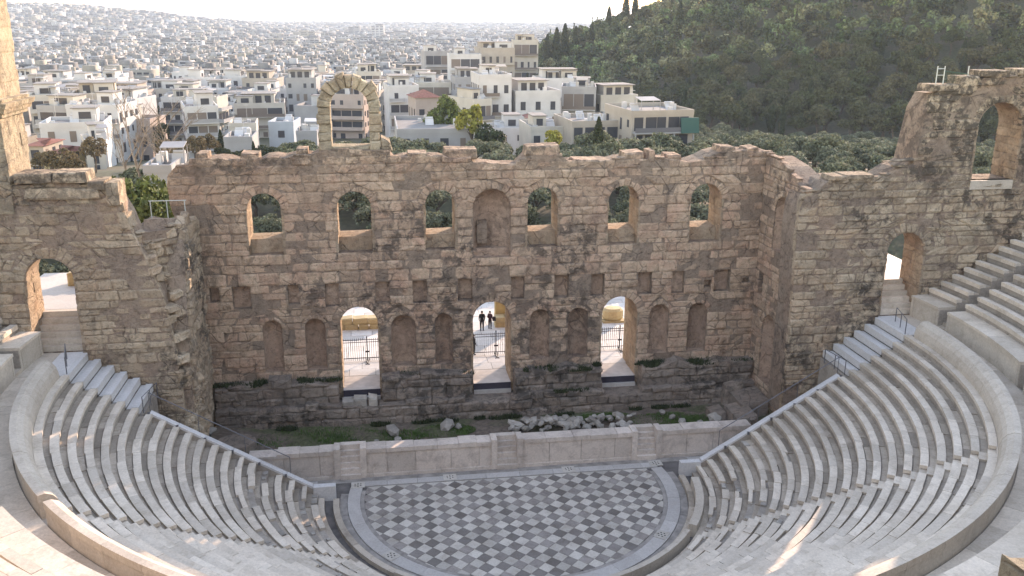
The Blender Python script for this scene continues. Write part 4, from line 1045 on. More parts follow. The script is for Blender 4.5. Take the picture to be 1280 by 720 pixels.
# people: one continuous skinned body each
def person(label, loc, rz, h, top_c, leg_c, hair_c, pose='stand', hat=False):
    P = {'pelvis': (0, 0, .53), 'waist': (0, 0, .62), 'chest': (0, -.005, .74), 'neckb': (0, .0, .835), 'neck': (0, .0, .865), 'head': (0, -.01, .92), 'crown': (0, -.005, .985)}
    rad = {'pelvis': .088, 'waist': .078, 'chest': .095, 'neckb': .05, 'neck': .032, 'head': .052, 'crown': .034}
    E = [('pelvis', 'waist'), ('waist', 'chest'), ('chest', 'neckb'), ('neckb', 'neck'), ('neck', 'head'), ('head', 'crown')]
    for s, n in ((-1, 'l'), (1, 'r')):
        bend = .08 if pose == 'bag' and s > 0 else .02
        pts = [('hip', (.055*s, 0, .50), .066), ('knee', (.06*s, -.01, .285), .046), ('ankle', (.062*s, .005, .05), .030), ('heel', (.064*s, .01, .018), .026), ('toe', (.07*s, -.085, .014), .02)]
        prev = 'pelvis'
        for nm, p, r_ in pts: P[nm+n] = p; rad[nm+n] = r_; E.append((prev, nm+n)); prev = nm+n
        pts = [('sho', (.105*s, .0, .81), .046), ('elb', (.135*s, .01, .64), .034), ('wri', (.125*s, -.05-bend, .52), .022), ('palm', (.122*s, -.06-bend, .485), .021)]
        prev = 'chest'
        for nm, p, r_ in pts: P[nm+n] = p; rad[nm+n] = r_; E.append((prev, nm+n)); prev = nm+n
        for q in range(4):
            P['f%d%s' % (q, n)] = ((.118+.0*q)*s, -.078-bend+.012*q, .452-.004*(q % 2)); rad['f%d%s' % (q, n)] = .006; E.append(('palm'+n, 'f%d%s' % (q, n)))
        P['th'+n] = (.105*s, -.085-bend, .478); rad['th'+n] = .006; E.append(('palm'+n, 'th'+n))
    names = list(P); m = bpy.data.meshes.new('person_body')
    m.from_pydata([tuple(c*h for c in P[k]) for k in names], [(names.index(a), names.index(b2)) for a, b2 in E], [])
    root = thing('person', label, 'person', loc, None, rz)
    o = bpy.data.objects.new('body', m); COL.objects.link(o); o.parent = root
    sk = o.modifiers.new('skin', 'SKIN'); ss = o.modifiers.new('sub', 'SUBSURF'); ss.levels = ss.render_levels = 1
    for i, k in enumerate(names):
        m.skin_vertices[0].data[i].radius = (rad[k]*h*(1.15 if k in ('chest', 'pelvis', 'waist') else 1), rad[k]*h*(.75 if k in ('chest', 'waist', 'pelvis') else 1)); m.skin_vertices[0].data[i].use_root = (i == 0)
    n = NT('person_clothes'); sep = n.n('ShaderNodeSeparateXYZ'); tc = n.n('ShaderNodeTexCoord'); n.l(tc.outputs['Object'], sep.inputs[0])
    r_ = n.math('DIVIDE', sep.outputs[2], h*1.02)
    n.color(n.ramp(r_, [(0.0, (.02, .02, .02)), (.045, leg_c), (.50, top_c), (.845, (.42, .26, .19)), (.95, hair_c)], 'CONSTANT'))
    m.materials.append(n.done())
    # hair / hat
    mb = MB(); nn = 10
    for (r_2, z_) in ((.058, .925), (.060, .955), (.048, .99), (.02, 1.008)) if not hat else ((.10, .955), (.10, .962), (.06, .965), (.058, 1.0), (.03, 1.012)):
        for k in range(nn): mb.v.append((r_2*h*math.cos(2*math.pi*k/nn), (.012+r_2*math.sin(2*math.pi*k/nn))*h, z_*h))
    rows = len(mb.v)//nn
    for i in range(rows-1):
        for k in range(nn): mb.f.append((i*nn+k, i*nn+(k+1) % nn, (i+1)*nn+(k+1) % nn, (i+1)*nn+k))
    mb.f.append(tuple((rows-1)*nn+k for k in range(nn)))
    mb.build('hat' if hat else 'hair', mat_plain('hair', hair_c, .7), root, True, keep=False)
    # eyes, nose and mouth on the face side (-y)
    for s in (-1, 1): MB().box(.02*s*h-.006*h, .02*s*h+.006*h, -.066*h, -.058*h, .922*h, .930*h).build('eye', M_BLACK, root, keep=False)
    return root
p = on_z(602.5, 413.5, 2.8); person('person in black coat and dark trousers standing with back to the doorway', (p[0], p[1], 2.8), math.pi, 1.78, (.015, .015, .02), (.02, .02, .028), (.02, .015, .012))
p = on_z(612.5, 411, 2.8); person('person in dark maroon jacket holding a dark bag', (p[0], p[1], 2.8), math.pi*.8, 1.6, (.05, .018, .025), (.02, .018, .025), (.025, .015, .01), 'bag')
bg_ = MB(); bg_.hexa([(p[0]+.2, p[1]-.2, 3.55), (p[0]+.5, p[1]-.2, 3.55), (p[0]+.5, p[1]-.02, 3.55), (p[0]+.2, p[1]-.02, 3.55), (p[0]+.24, p[1]-.17, 3.92), (p[0]+.46, p[1]-.17, 3.92), (p[0]+.46, p[1]-.05, 3.92), (p[0]+.24, p[1]-.05, 3.92)])
tag(bg_.build('handbag', M_IRON), 'dark handbag held by the person in maroon', 'bag')
p = on_z(594.0, 443, 2.8); person('person in dark clothes and hat half hidden by the door jamb', (p[0]-.12, p[1], 2.8), math.pi*.6, 1.68, (.02, .02, .02), (.03, .025, .02), (.02, .02, .02), 'stand', True)

# ------------------------------------------------------------------ fence on the tower head, railing on the broken wing
tf_ = thing('safety_fence', 'small pale pipe fence with green netting on the tower head', 'fence', (27.8, YS+.4, 24.1))
MP = mat_plain('pale_pipe', (.5, .52, .48), .5); MG = mat_plain('green_netting', (.06, .11, .08), .9)
for x in (27.75, 28.25, 29.9): MB().tube([(x, YS+.5, 24.0), (x, YS+.5, 25.5)], .035, 6).build('post', MP, tf_)
for z in (24.95, 25.35): MB().tube([(27.75, YS+.5, z), (28.25, YS+.5, z)], .025, 6).build('rail', MP, tf_)
MB().tube([(28.25, YS+.5, 25.2), (29.9, YS+.5, 25.0)], .03, 6).build('rail', MG, tf_)
nb = MB()
for k in range(16):
    x = 28.3+k*.1; nb.tube([(x, YS+.5, 24.3), (x, YS+.5, 25.15-k*.012)], .006, 3, False)
for k in range(8):
    z = 24.35+k*.1; nb.tube([(28.25, YS+.5, z), (29.9, YS+.5, z)], .006, 3, False)
nb.build('netting', MG, tf_)['kind'] = 'stuff'
lr2 = thing('railing', 'short pale railing on the flat top behind the broken wing', 'railing', (-20.8, 9, 16))
MB().tube([(-22.2, 9.6, 17.0), (-19.9, 9.6, 17.0)], .035, 6).build('rail', MP, lr2)
for x in (-22.1, -21.1, -20.0): MB().tube([(x, 9.6, 15.6), (x, 9.6, 17.0)], .035, 6).build('post', MP, lr2)
# ------------------------------------------------------------------ vegetation
def mat_leaf(name, a, b, trans=0.25):
    n = NT(name); n.bs.inputs['Roughness'].default_value = .75; n.bs.inputs['Specular IOR Level'].default_value = .2
    o = n.n('ShaderNodeObjectInfo'); g = n.n('ShaderNodeNewGeometry')
    col = n.mix(o.outputs['Random'], a, b)
    col = n.mix(1.0, col, n.ramp(g.outputs['Random Per Island'], [(0, .6), (.6, 1.05), (1, 1.6)]), 'MULTIPLY')
    n.color(col)
    t = n.n('ShaderNodeBsdfTranslucent'); n.l(col, t.inputs[0]); ms = n.n('ShaderNodeMixShader'); ms.inputs[0].default_value = trans
    n.l(n.bs.outputs[0], ms.inputs[1]); n.l(t.outputs[0], ms.inputs[2]); n.l(ms.outputs[0], n.out.inputs[0])
    return n.done()
ML_OLIVE = mat_leaf('olive_leaf', (.15, .16, .105), (.105, .12, .072))
ML_PINE = mat_leaf('pine_leaf', (.055, .07, .03), (.095, .09, .047))
ML_DARK = mat_leaf('dark_leaf', (.03, .045, .02), (.045, .055, .025))
ML_GREEN = mat_leaf('green_leaf', (.085, .12, .035), (.11, .125, .04))
ML_YELLOW = mat_leaf('yellow_leaf', (.27, .25, .05), (.22, .22, .05))
ML_RUST = mat_leaf('rust_leaf', (.15, .11, .06), (.11, .09, .05))
n = NT('forest_leaf'); g = n.n('ShaderNodeNewGeometry'); at_ = n.n('ShaderNodeAttribute'); at_.attribute_name = 'tint'
col = n.mix(n.ramp(n.noise(.05, 3), [(.40, 0), (.60, 1)]), (.066, .095, .044), (.098, .098, .055))
col = n.mix(n.ramp(n.noise(.11, 2), [(.56, 0), (.66, 1)]), col, (.075, .12, .045))
col = n.mix(1.0, col, n.ramp(at_.outputs['Fac'], [(0, .42), (.5, .95), (1, 2.0)]), 'MULTIPLY')
n.color(n.mix(1.0, col, n.ramp(g.outputs['Random Per Island'], [(0, .6), (.6, 1.0), (1, 1.5)]), 'MULTIPLY')); ML_FOREST = n.done()
M_BARK = mat_plain('bark', (.11, .085, .065), .95, var=.3, scale=4)
M_PALEBARK = mat_plain('pale_bark', (.23, .19, .155), .9, var=.3, scale=3)

def crown_pts(g, n, rx, ry, rz, lumps, up=0.0):
    """points and outward directions through an uneven lumpy crown centred at the origin"""
    a = g.uniform(0, 2*np.pi, lumps); el = np.arcsin(g.uniform(-.55, 1, lumps)); rr = g.uniform(.35, .75, lumps)
    c = np.stack([np.cos(a)*np.cos(el)*rr, np.sin(a)*np.cos(el)*rr, np.sin(el)*rr], 1)
    s = g.uniform(.28, .5, lumps)
    k = g.integers(0, lumps, n)
    d = g.normal(size=(n, 3)); d /= np.linalg.norm(d, axis=1)[:, None]; d[:, 2] = np.where(d[:, 2] < -.5, -d[:, 2], d[:, 2])
    rad = s[k]*g.uniform(.45, 1.0, n)**.5
    p = (c[k]+d*rad[:, None])*np.array([rx, ry, rz])
    return p, d
def leaf_quads(g, p, d, size, upright=0.0):
    n = len(p); r = g.normal(size=(n, 3)); nn = d*0.9+r*0.55; nn /= np.linalg.norm(nn, axis=1)[:, None]
    t = np.cross(nn, g.normal(size=(n, 3))); t /= np.linalg.norm(t, axis=1)[:, None]+1e-9; b2 = np.cross(nn, t)
    s = size*g.uniform(.6, 1.35, n)[:, None]; w = s*.62
    v = np.stack([p-t*s, p+b2*w, p+t*s, p-b2*w], 1).reshape(-1, 3)
    return v, np.arange(4*n).reshape(-1, 4)
def crown_mesh(seed, n, dims, size, mat, lumps=12, cone=False):
    g = np.random.default_rng(seed)
    if cone:
        h = g.uniform(0, 1, n); a = g.uniform(0, 2*np.pi, n); r = (np.sin(np.pi*np.clip(h*.86+.12, 0, 1))**.8)*g.uniform(.55, 1.0, n)
        p = np.stack([dims[0]*r*np.cos(a), dims[1]*r*np.sin(a), (h-.5)*2*dims[2]], 1); d = np.stack([np.cos(a), np.sin(a), np.full(n, .5)], 1)
    else: p, d = crown_pts(g, n, *dims, lumps)
    v, f = leaf_quads(g, p, d, size)
    return make_mesh('crown', v, f, mat)
def trunk_mesh(seed, h, r, spread, mat=M_BARK):
    rr = random.Random(seed); mb = MB(); top = Vector((rr.uniform(-.15, .15)*h, rr.uniform(-.15, .15)*h, h*.55))
    mb.tube([(0, 0, -.4), top*.5+Vector((rr.uniform(-.1, .1), 0, 0)), top], [r*1.3, r, r*.8], 7)
    for k in range(5):
        a = rr.uniform(0, 6.28); e = top+Vector((math.cos(a)*spread, math.sin(a)*spread, h*rr.uniform(.25, .6)))
        mb.tube([top*.95, top.lerp(e, .5)+Vector((0, 0, h*.05)), e], [r*.6, r*.4, r*.12], 5)
    return make_mesh('trunk', mb.v, mb.f, mat)
class Kind:
    def __init__(s, name, mat, n, dims, size, h, tr, lumps=12, cone=False, nvar=4, bark=None):
        s.name, s.h, s.dims = name, h, dims
        s.crowns = [crown_mesh(100*len(name)+k*7+int(h*10), n, dims, size, mat, lumps, cone) for k in range(nvar)]
        s.trunks = [trunk_mesh(k, h, tr, dims[0]*.5, bark or M_BARK) for k in range(2)]
    def put(s, loc, sc, label, group=None, cat='tree', sz=1.0, name=None):
        root = thing(name or s.name, label, cat, loc, group, U(0, 6.28), (sc, sc, sc*sz))
        data_obj('trunk', s.trunks[R.randrange(len(s.trunks))], root)
        c = data_obj('crown', s.crowns[R.randrange(len(s.crowns))], root, (0, 0, s.h)); c.rotation_euler = (0, 0, U(0, 6))
        return root
K_OLIVE = Kind('olive_tree', ML_OLIVE, 2600, (2.7, 2.7, 1.9), .17, 2.6, .22, 14, nvar=5)
K_PINE = Kind('pine_tree', ML_PINE, 2200, (3.4, 3.4, 2.9), .26, 4.6, .2, 13, nvar=5)
K_BROAD = Kind('leafy_tree', ML_GREEN, 3000, (3.0, 3.0, 3.6), .22, 4.6, .2, 14, nvar=3)
K_CYP = Kind('cypress_tree', ML_DARK, 2400, (.95, .95, 4.2), .2, 4.6, .12, cone=True, nvar=3)
K_YEL = Kind('yellowing_tree', ML_YELLOW, 1500, (1.8, 1.8, 1.9), .17, 2.4, .12, 9, nvar=2)
K_RUST = Kind('autumn_tree', ML_RUST, 1500, (2.4, 2.4, 2.2), .17, 3.2, .12, 10, nvar=2)
K_SHRUB = Kind('shrub', ML_GREEN, 2600, (2.3, 2.3, 2.0), .15, 1.5, .1, 12, nvar=3)
K_DSHRUB = Kind('dark_shrub', ML_DARK, 2000, (2.0, 2.0, 1.6), .16, 1.3, .1, 10, nvar=3)
def tz(x, y): return float(terrain(np.float64(x), np.float64(y)))
def pix_ground(px, D):
    a, _ = az_el(px, 200); x = CAM[0]+D*math.sin(a); y = CAM[1]+D*math.cos(a); return (x, y, tz(x, y))

# olive grove between the court and the houses
n_ol = 0
def footprint_clear(x, y, pad=2.0):
    for (hx, hy, hr) in HOUSE_SPOTS:
        if (x-hx)**2+(y-hy)**2 < (hr+pad)**2: return False
    return True
HOUSE_SPOTS = []
# ------------------------------------------------------------------ the city
PAL = {'white': (.47, .47, .465), 'cream': (.43, .405, .36), 'beige': (.34, .305, .262), 'grey': (.29, .29, .29), 'ochre': (.42, .34, .20), 'pinkish': (.39, .32, .28), 'pale blue': (.34, .39, .43)}
PM = {k: mat_plain(k.replace(' ', '_')+'_plaster', c, .9, var=.12, scale=.35) for k, c in PAL.items()}
M_GLASS = mat_plain('window_glass', (.045, .05, .06), .25)
M_SHUT = mat_plain('shutter', (.16, .13, .11), .7)
M_AWN = mat_plain('green_awning', (.03, .09, .078), .8)
M_ROOFT = mat_plain('red_roof_tile', (.24, .10, .075), .9, var=.3, scale=2)
M_ROOFC = mat_plain('roof_concrete', (.21, .20, .19), .95, var=.2, scale=.6)
M_RAIL = mat_plain('balcony_rail', (.12, .12, .13), .6)
WIN = None
def unit_window():
    mb = MB(); mb.box(-.5, .5, -.06, .02, 0, 1); return make_mesh('window', mb.v, mb.f, M_GLASS)
WIN = unit_window(); WIN2 = WIN.copy(); WIN2.materials[0] = M_SHUT
def house(cx, cy, z0, w, d, h, rz, col, label, group=None, floors=None, hero=False, balc=True, roof='flat', name='apartment_block', penth=True, style=None, wface=True):
    """a flat-roofed block: wall, parapet, windows, balconies, roof clutter; local +-x width, +-y depth"""
    t = thing(name, label, 'building', (cx, cy, z0), group, rz)
    HOUSE_SPOTS.append((cx, cy, math.hypot(w, d)/2*.8))
    fl = floors or max(1, round(h/3.1)); fh = h/fl
    mb = MB().box(-w/2, w/2, -d/2, d/2, -6, h); mb.build('wall', PM[col], t, keep=False)
    if roof == 'flat':
        p = MB(); th = .22
        for (a, b2, c, e) in ((-w/2-.05, w/2+.05, -d/2-.05, -d/2+th), (-w/2-.05, w/2+.05, d/2-th, d/2+.05), (-w/2-.05, -w/2+th, -d/2+th+.01, d/2-th-.01), (w/2-th, w/2+.05, -d/2+th+.01, d/2-th-.01)): p.box(a, b2, c, e, h-.15, h+.75)
        p.build('parapet', PM[col], t, keep=False)
        MB().box(-w/2+th+.02, w/2-th-.02, -d/2+th+.02, d/2-th-.02, h-.1, h+.06).build('roof', M_ROOFC, t, keep=False)
        if penth:
            pw, pd = w*U(.3, .55), d*U(.35, .6); ox, oy = U(-.5, .5)*(w-pw-1), U(-.3, .5)*(d-pd-1); ph = U(2.3, 3.2)
            q = MB().box(ox-pw/2, ox+pw/2, oy-pd/2, oy+pd/2, h+.06, h+ph).build('penthouse', PM[R.choice(['white', 'white', 'cream', col])], t, keep=False)
            MB().box(ox-pw/2-.25, ox+pw/2+.25, oy-pd/2-.25, oy+pd/2+.25, h+ph, h+ph+.18).build('penthouse_roof', M_ROOFC, t, keep=False)
            k = data_obj('window', WIN, t, (ox, oy-pd/2, h+.7), 0, (pw*.5, 1, 1.3))
        c = MB()
        for _ in range(R.randrange(3, 8)):
            a, b2 = U(-.42, .42)*w, U(-.42, .42)*d; s = U(.4, 1.0); c.box(a-s/2, a+s/2, b2-s*U(.4, .8), b2+s/2, h+.05, h+U(.6, 1.7))
        for _ in range(R.randrange(0, 4)):                      # solar heaters: a tilted panel and a tank
            a, b2 = U(-.38, .3)*w, U(-.38, .38)*d
            c.hexa([(a, b2, h+.1), (a+1.6, b2, h+.1), (a+1.6, b2+.1, h+.1), (a, b2+.1, h+.1), (a, b2+1.0, h+1.2), (a+1.6, b2+1.0, h+1.2), (a+1.6, b2+1.1, h+1.2), (a, b2+1.1, h+1.2)])
            c.tube([(a+.1, b2+1.3, h+1.3), (a+1.5, b2+1.3, h+1.3)], .28, 6)
        for _ in range(R.randrange(0, 3)):
            a, b2 = U(-.4, .4)*w, U(-.4, .4)*d; q = U(2.0, 4.5); c.tube([(a, b2, h), (a, b2, h+q)], .04, 4); c.box(a-.5, a+.5, b2-.03, b2+.03, h+q-.4, h+q-.3)
        if U(0, 1) < .45:                                       # awning or pergola over a roof terrace
            a, b2, s, e = U(-.3, .1)*w, U(-.4, -.1)*d, U(2.5, 4.5), U(2, 3.5)
            pg = MB().hexa([(a, b2, h+2.2), (a+s, b2, h+2.2), (a+s, b2+e, h+2.6), (a, b2+e, h+2.6), (a, b2, h+2.3), (a+s, b2, h+2.3), (a+s, b2+e, h+2.7), (a, b2+e, h+2.7)])
            for qx, qy in ((a+.05, b2+.05), (a+s-.1, b2+.05), (a+.05, b2+e-.1), (a+s-.1, b2+e-.1)): pg.box(qx, qx+.1, qy, qy+.1, h, h+2.3)
            pg.build('pergola', PM[R.choice(['white', 'grey', 'beige'])], t, keep=False)
        if not penth: pass
        elif U(0, 1) < .5 and h > 8:                            # set-back upper storey
            sw, sd = w*U(.6, .85), d*U(.55, .75); ox2, oy2 = U(-.5, .5)*(w-sw-.6), (d-sd)/2-.4
            MB().box(ox2-sw/2, ox2+sw/2, oy2-sd/2, oy2+sd/2, h+.06, h+2.9).build('upper_storey', PM[col], t, keep=False)
            MB().box(ox2-sw/2-.5, ox2+sw/2+.5, oy2-sd/2-.7, oy2+sd/2+.3, h+2.9, h+3.08).build('upper_roof', M_ROOFC, t, keep=False)
            for kq in range(3): data_obj('window', WIN, t, (ox2+(kq-1)*sw*.3, oy2-sd/2, h+.3), 0, (sw*.2, 1, 2.1))
        c.build('roof_clutter', PM['white'], t, keep=False)['kind'] = 'stuff'
    else:
        r = MB(); e = .5; z = h; rh = min(w, d)*.28
        r.v = [(-w/2-e, -d/2-e, z), (w/2+e, -d/2-e, z), (w/2+e, d/2+e, z), (-w/2-e, d/2+e, z), (-w/2+d*.35, 0, z+rh), (w/2-d*.35, 0, z+rh)]
        r.f = [(0, 1, 5, 4), (1, 2, 5), (2, 3, 4, 5), (3, 0, 4), (3, 2, 1, 0)]; r.build('roof', M_ROOFT, t, keep=False)
    wins = MB(); bal = MB(); rail = MB()
    faces = [(0, w, d/2), (1, d, w/2), (3, d, w/2)] if wface else [(0, w, d/2)]
    for side, span, off in faces:
        ang_ = side*math.pi/2
        ca, sa = math.cos(ang_), math.sin(ang_)
        def tr(u, nrm, z): x, y = u, -off-nrm; return (x*ca-y*sa, x*sa+y*ca, z)
        if style == 'band' and side == 0:
            for f_ in range(fl):
                z0_, z1_ = f_*fh+.35, f_*fh+fh-.45; nm = max(3, int(span/2.2))
                for k in range(nm):
                    ua, ub_ = -span*.46+span*.92*k/nm, -span*.46+span*.92*(k+1)/nm-(.12 if k % 2 else .5)
                    data_obj('window', WIN, t, tr((ua+ub_)/2, 0, z0_), ang_, (ub_-ua, 1, z1_-z0_))
                if f_ > 0:
                    bx = MB(); bx.box(-span*.48, span*.48, -off-1.3, -off, f_*fh-.1, f_*fh+.14); bx.build('balcony', PM['grey'], t, keep=False)
                    bx = MB(); bx.box(-span*.48, span*.48, -off-1.3, -off-1.22, f_*fh+.145, f_*fh+.95); bx.build('balcony_front', M_RAIL, t, keep=False)
                    for px_ in np.linspace(-span*.47, span*.47, 4): MB().box(px_-.12, px_+.12, -off-1.2, -off-.95, f_*fh-fh+.15, f_*fh-.11).build('pillar', PM['grey'], t, keep=False)
            continue
        nb = max(1, int(span/U(2.2, 3.2))); blank = (side != 0 and U(0, 1) < .45)
        if blank: continue
        for f_ in range(fl):
            zb = f_*fh+.85
            if side == 0 and balc and f_ > 0 and U(0, 1) < .45:     # flat dark strips paint a loggia's shade behind the balcony
                za_, zc_ = f_*fh+.3, f_*fh+fh*.78
                for k in range(3):
                    u0, u1 = -span*.45+span*.3*k+.1, -span*.45+span*.3*(k+1)-.1
                    if hero: data_obj('window', WIN2 if U(0, 1) < .5 else WIN, t, tr((u0+u1)/2, 0, za_), ang_, (u1-u0, 1, zc_-za_))
                    else: wins.add([tr(u0, .03, za_), tr(u1, .03, za_), tr(u1, .03, zc_), tr(u0, .03, zc_)], [(0, 1, 2, 3)])
                bal.add([tr(-span*.48, 0, f_*fh), tr(span*.48, 0, f_*fh), tr(span*.48, 1.5, f_*fh), tr(-span*.48, 1.5, f_*fh), tr(-span*.48, 0, f_*fh+.16), tr(span*.48, 0, f_*fh+.16), tr(span*.48, 1.5, f_*fh+.16), tr(-span*.48, 1.5, f_*fh+.16)], [tuple(reversed(q)) for q in BOXF])
                for q0, q1 in (((-span*.48, 1.45), (span*.48, 1.45)), ((-span*.48, 0), (-span*.48, 1.45)), ((span*.48, 0), (span*.48, 1.45))):
                    rail.add([tr(q0[0], q0[1], f_*fh+.16), tr(q1[0], q1[1], f_*fh+.16), tr(q1[0], q1[1], f_*fh+1.0), tr(q0[0], q0[1], f_*fh+1.0)], [(0, 1, 2, 3)])
                continue
            for k in range(nb):
                if U(0, 1) < .08: continue
                u = (k+.5)/nb*span-span/2; ww = min(span/nb*.55, U(.8, 1.5)); wh = fh*.42; door = U(0, 1) < .3
                z1 = zb-(.75 if door else 0)
                if hero:
                    o = data_obj('window', WIN, t, tr(u, 0, z1), ang_, (ww, 1, wh+(zb-z1)))
                    if U(0, 1) < .3: o.data = WIN2
                else: wins.add([tr(u-ww/2, .03, z1), tr(u+ww/2, .03, z1), tr(u+ww/2, .03, zb+wh), tr(u-ww/2, .03, zb+wh)], [(0, 1, 2, 3)])
            if balc and f_ > 0 and side == 0 and U(0, 1) < .9:
                a, b2 = (-span/2*.96, span/2*.96) if U(0, 1) < .6 else (-span/2*.96, span*U(0, .3))
                bal.add([tr(a, 0, f_*fh), tr(b2, 0, f_*fh), tr(b2, 1.15, f_*fh), tr(a, 1.15, f_*fh), tr(a, 0, f_*fh+.16), tr(b2, 0, f_*fh+.16), tr(b2, 1.15, f_*fh+.16), tr(a, 1.15, f_*fh+.16)], [tuple(reversed(q)) for q in BOXF])
                for q0, q1 in (((a, 1.1), (b2, 1.1)), ((a, 0), (a, 1.1)), ((b2, 0), (b2, 1.1))):
                    rail.add([tr(q0[0], q0[1], f_*fh+.16), tr(q1[0], q1[1], f_*fh+.16), tr(q1[0], q1[1], f_*fh+1.0), tr(q0[0], q0[1], f_*fh+1.0)], [(0, 1, 2, 3)])
    if wins.v: wins.build('windows', M_GLASS, t, keep=False)['kind'] = 'stuff'
    mb_ = PM['white' if col in ('white', 'grey') else col]; mr_ = R.choice([M_RAIL, PM[col], PM['grey'], M_SHUT])
    if hero:
        for k in range(0, len(bal.v), 8): mesh_obj('balcony', bal.v[k:k+8], [tuple(reversed(q)) for q in BOXF], mb_, t, keep=False)
        for k in range(0, len(rail.v), 12):
            q = rail.v[k:k+12]; mesh_obj('balcony_front', [q[4], q[5], q[9], q[8], q[7], q[6], q[10], q[11]], [(0, 1, 5, 4), (1, 2, 6, 5), (2, 3, 7, 6)], mr_, t, keep=False)
    else:
        if bal.v: bal.build('balconies', mb_, t, keep=False)['kind'] = 'stuff'
        if rail.v: rail.build('balcony_fronts', mr_, t, keep=False)['kind'] = 'stuff'
    return t
def px_house(x0, x1, yt, yb, D, rz, d, col, label, **kw):
    """a house whose front spans these directions as seen from the viewpoint, standing at distance D"""
    a0, e0 = az_el(x0, yt); a1, _ = az_el(x1, yt); am = (a0+a1)/2
    w = D*(a1-a0); top = CAM[2]+D*math.tan(az_el((x0+x1)/2, yt)[1])
    cx = CAM[0]+(D+d/2)*math.sin(am); cy = CAM[1]+(D+d/2)*math.cos(am); z0 = tz(cx, cy)-.3
    h = max(3.2, top-z0)
    return house(cx, cy, z0, w, d, h, math.radians(rz), col, label, hero=True, **kw)
px_house(228, 270, 137, 195, 205, 14, 14, 'white', 'white four-storey block with shaded balconies near the bare trees', balc=True, floors=4)
px_house(55, 137, 158, 200, 185, 8, 11, 'white', 'long white house with few small windows near the yellow mansion', balc=False, floors=3)
px_house(72, 98, 192, 216, 168, -24, 8, 'ochre', 'yellow mansion with red tiled roof near the sunlit tower', roof='hip', balc=False, floors=2, name='mansion')
px_house(44, 68, 182, 214, 172, -5, 8, 'beige', 'older house with red hipped roof next to the yellow mansion', roof='hip', balc=False, floors=2, name='mansion')
px_house(92, 152, 120, 180, 245, 12, 12, 'beige', 'beige block with a large blank side wall behind the long white house', balc=False, floors=5, wface=False)
px_house(40, 92, 122, 168, 250, 10, 12, 'cream', 'cream four-storey block beside the beige blank wall'.replace('left of', 'beside'), floors=4)
px_house(104, 128, 180, 215, 168, 20, 8, 'cream', 'narrow pale-yellow house squeezed beside the yellow mansion', floors=3, balc=False)
px_house(293, 357, 132, 165, 275, 5, 13, 'cream', 'wide cream three-storey block behind the small pale blue house', floors=3)
px_house(288, 322, 158, 186, 205, 4, 9, 'cream', 'small cream two-storey house by the pale blue house', floors=2, balc=False, penth=False)
px_house(340, 372, 156, 176, 215, -6, 9, 'pale blue', 'small pale blue two-storey house among low roofs', floors=2, balc=False, penth=False)
px_house(372, 398, 168, 190, 190, 0, 8, 'grey', 'low grey one-storey house by the ruined arch', floors=1, balc=False, penth=False)
px_house(284, 320, 176, 200, 175, 0, 9, 'grey', 'low grey flat-roofed house in front of the small cream house', floors=1, balc=False, penth=False)
px_house(360, 398, 100, 160, 300, -3, 12, 'grey', 'tall grey five-storey block behind the ruined arch', floors=5, balc=False)
px_house(492, 586, 166, 192, 165, 0, 22, 'grey', 'long low grey building with a broad flat roof', floors=2, balc=False, penth=False, wface=False)
px_house(482, 520, 110, 150, 255, 6, 12, 'white', 'white four-storey block behind the long low building', floors=4)
px_house(500, 565, 106, 140, 300, -4, 12, 'cream', 'wide cream block behind the small house with the dark red hipped roof', floors=4)
px_house(514, 545, 122, 148, 235, 10, 9, 'pinkish', 'small house with dark red hipped roof behind the large green tree', roof='hip', floors=2, balc=False)
px_house(566, 598, 99, 135, 290, 3, 11, 'grey', 'grey four-storey block behind the large white block', floors=4)
px_house(574, 600, 128, 165, 215, 26, 12, 'cream', 'cream terrace house row running along a side street', floors=3)
px_house(593, 634, 97, 166, 222, 3, 13, 'white', 'large white four-storey block beside the cream side-street row', floors=4)
px_house(636, 694, 117, 152, 225, 5, 12, 'white', 'white block with a blank gable beside the autumn tree', floors=3, balc=False)
px_house(668, 724, 101, 130, 262, 0, 11, 'white', 'white three-storey villa at the foot of the hill', floors=3)
px_house(702, 745, 112, 150, 235, -12, 12, 'grey', 'grey three-storey house beside the white villa', floors=3)
px_house(740, 790, 122, 150, 240, 8, 10, 'cream', 'cream three-storey house behind the modern house with balcony bands', floors=3)
px_house(600, 655, 164, 184, 192, 0, 9, 'white', 'low white two-storey house behind the olive grove', floors=2, balc=False)
px_house(657, 675, 147, 172, 195, 0, 5, 'white', 'small white tower-like house with a red hipped roof', roof='hip', floors=2, balc=False)
px_house(655, 700, 163, 190, 172, 2, 12, 'cream', 'low cream two-storey house beside the bright yellowing tree', floors=2)
px_house(701, 764, 156, 190, 168, 4, 13, 'beige', 'concrete-framed two-storey house with wide dark loggias', floors=2, penth=False, style='band')
hh = px_house(768, 852, 143, 192, 165, 6, 14, 'beige', 'modern house with long balcony bands and a green awning', floors=3, style='band', penth=False)
a = hh.location
MB().hexa([(3.0, -8.6, 6.2), (6.4, -8.6, 6.2), (6.4, -8.3, 6.2), (3.0, -8.3, 6.2), (3.0, -8.2, 8.9), (6.4, -8.2, 8.9), (6.4, -7.9, 8.9), (3.0, -7.9, 8.9)]).build('awning', M_AWN, hh, keep=False)
px_house(640, 672, 52, 92, 430, -6, 14, 'cream', 'cream four-storey block at the very edge of the wooded hill', floors=4)
px_house(596, 640, 62, 100, 400, 4, 14, 'beige', 'beige four-storey block below the edge of the wooded hill', floors=4)
px_house(560, 600, 70, 104, 390, 0, 12, 'white', 'white four-storey block below the hill edge', floors=4)
px_house(528, 560, 66, 100, 420, 5, 12, 'grey', 'grey four-storey block below the hill edge', floors=4)
px_house(445, 475, 92, 130, 330, 3, 12, 'cream', 'cream block framed by the ruined arch', floors=5)
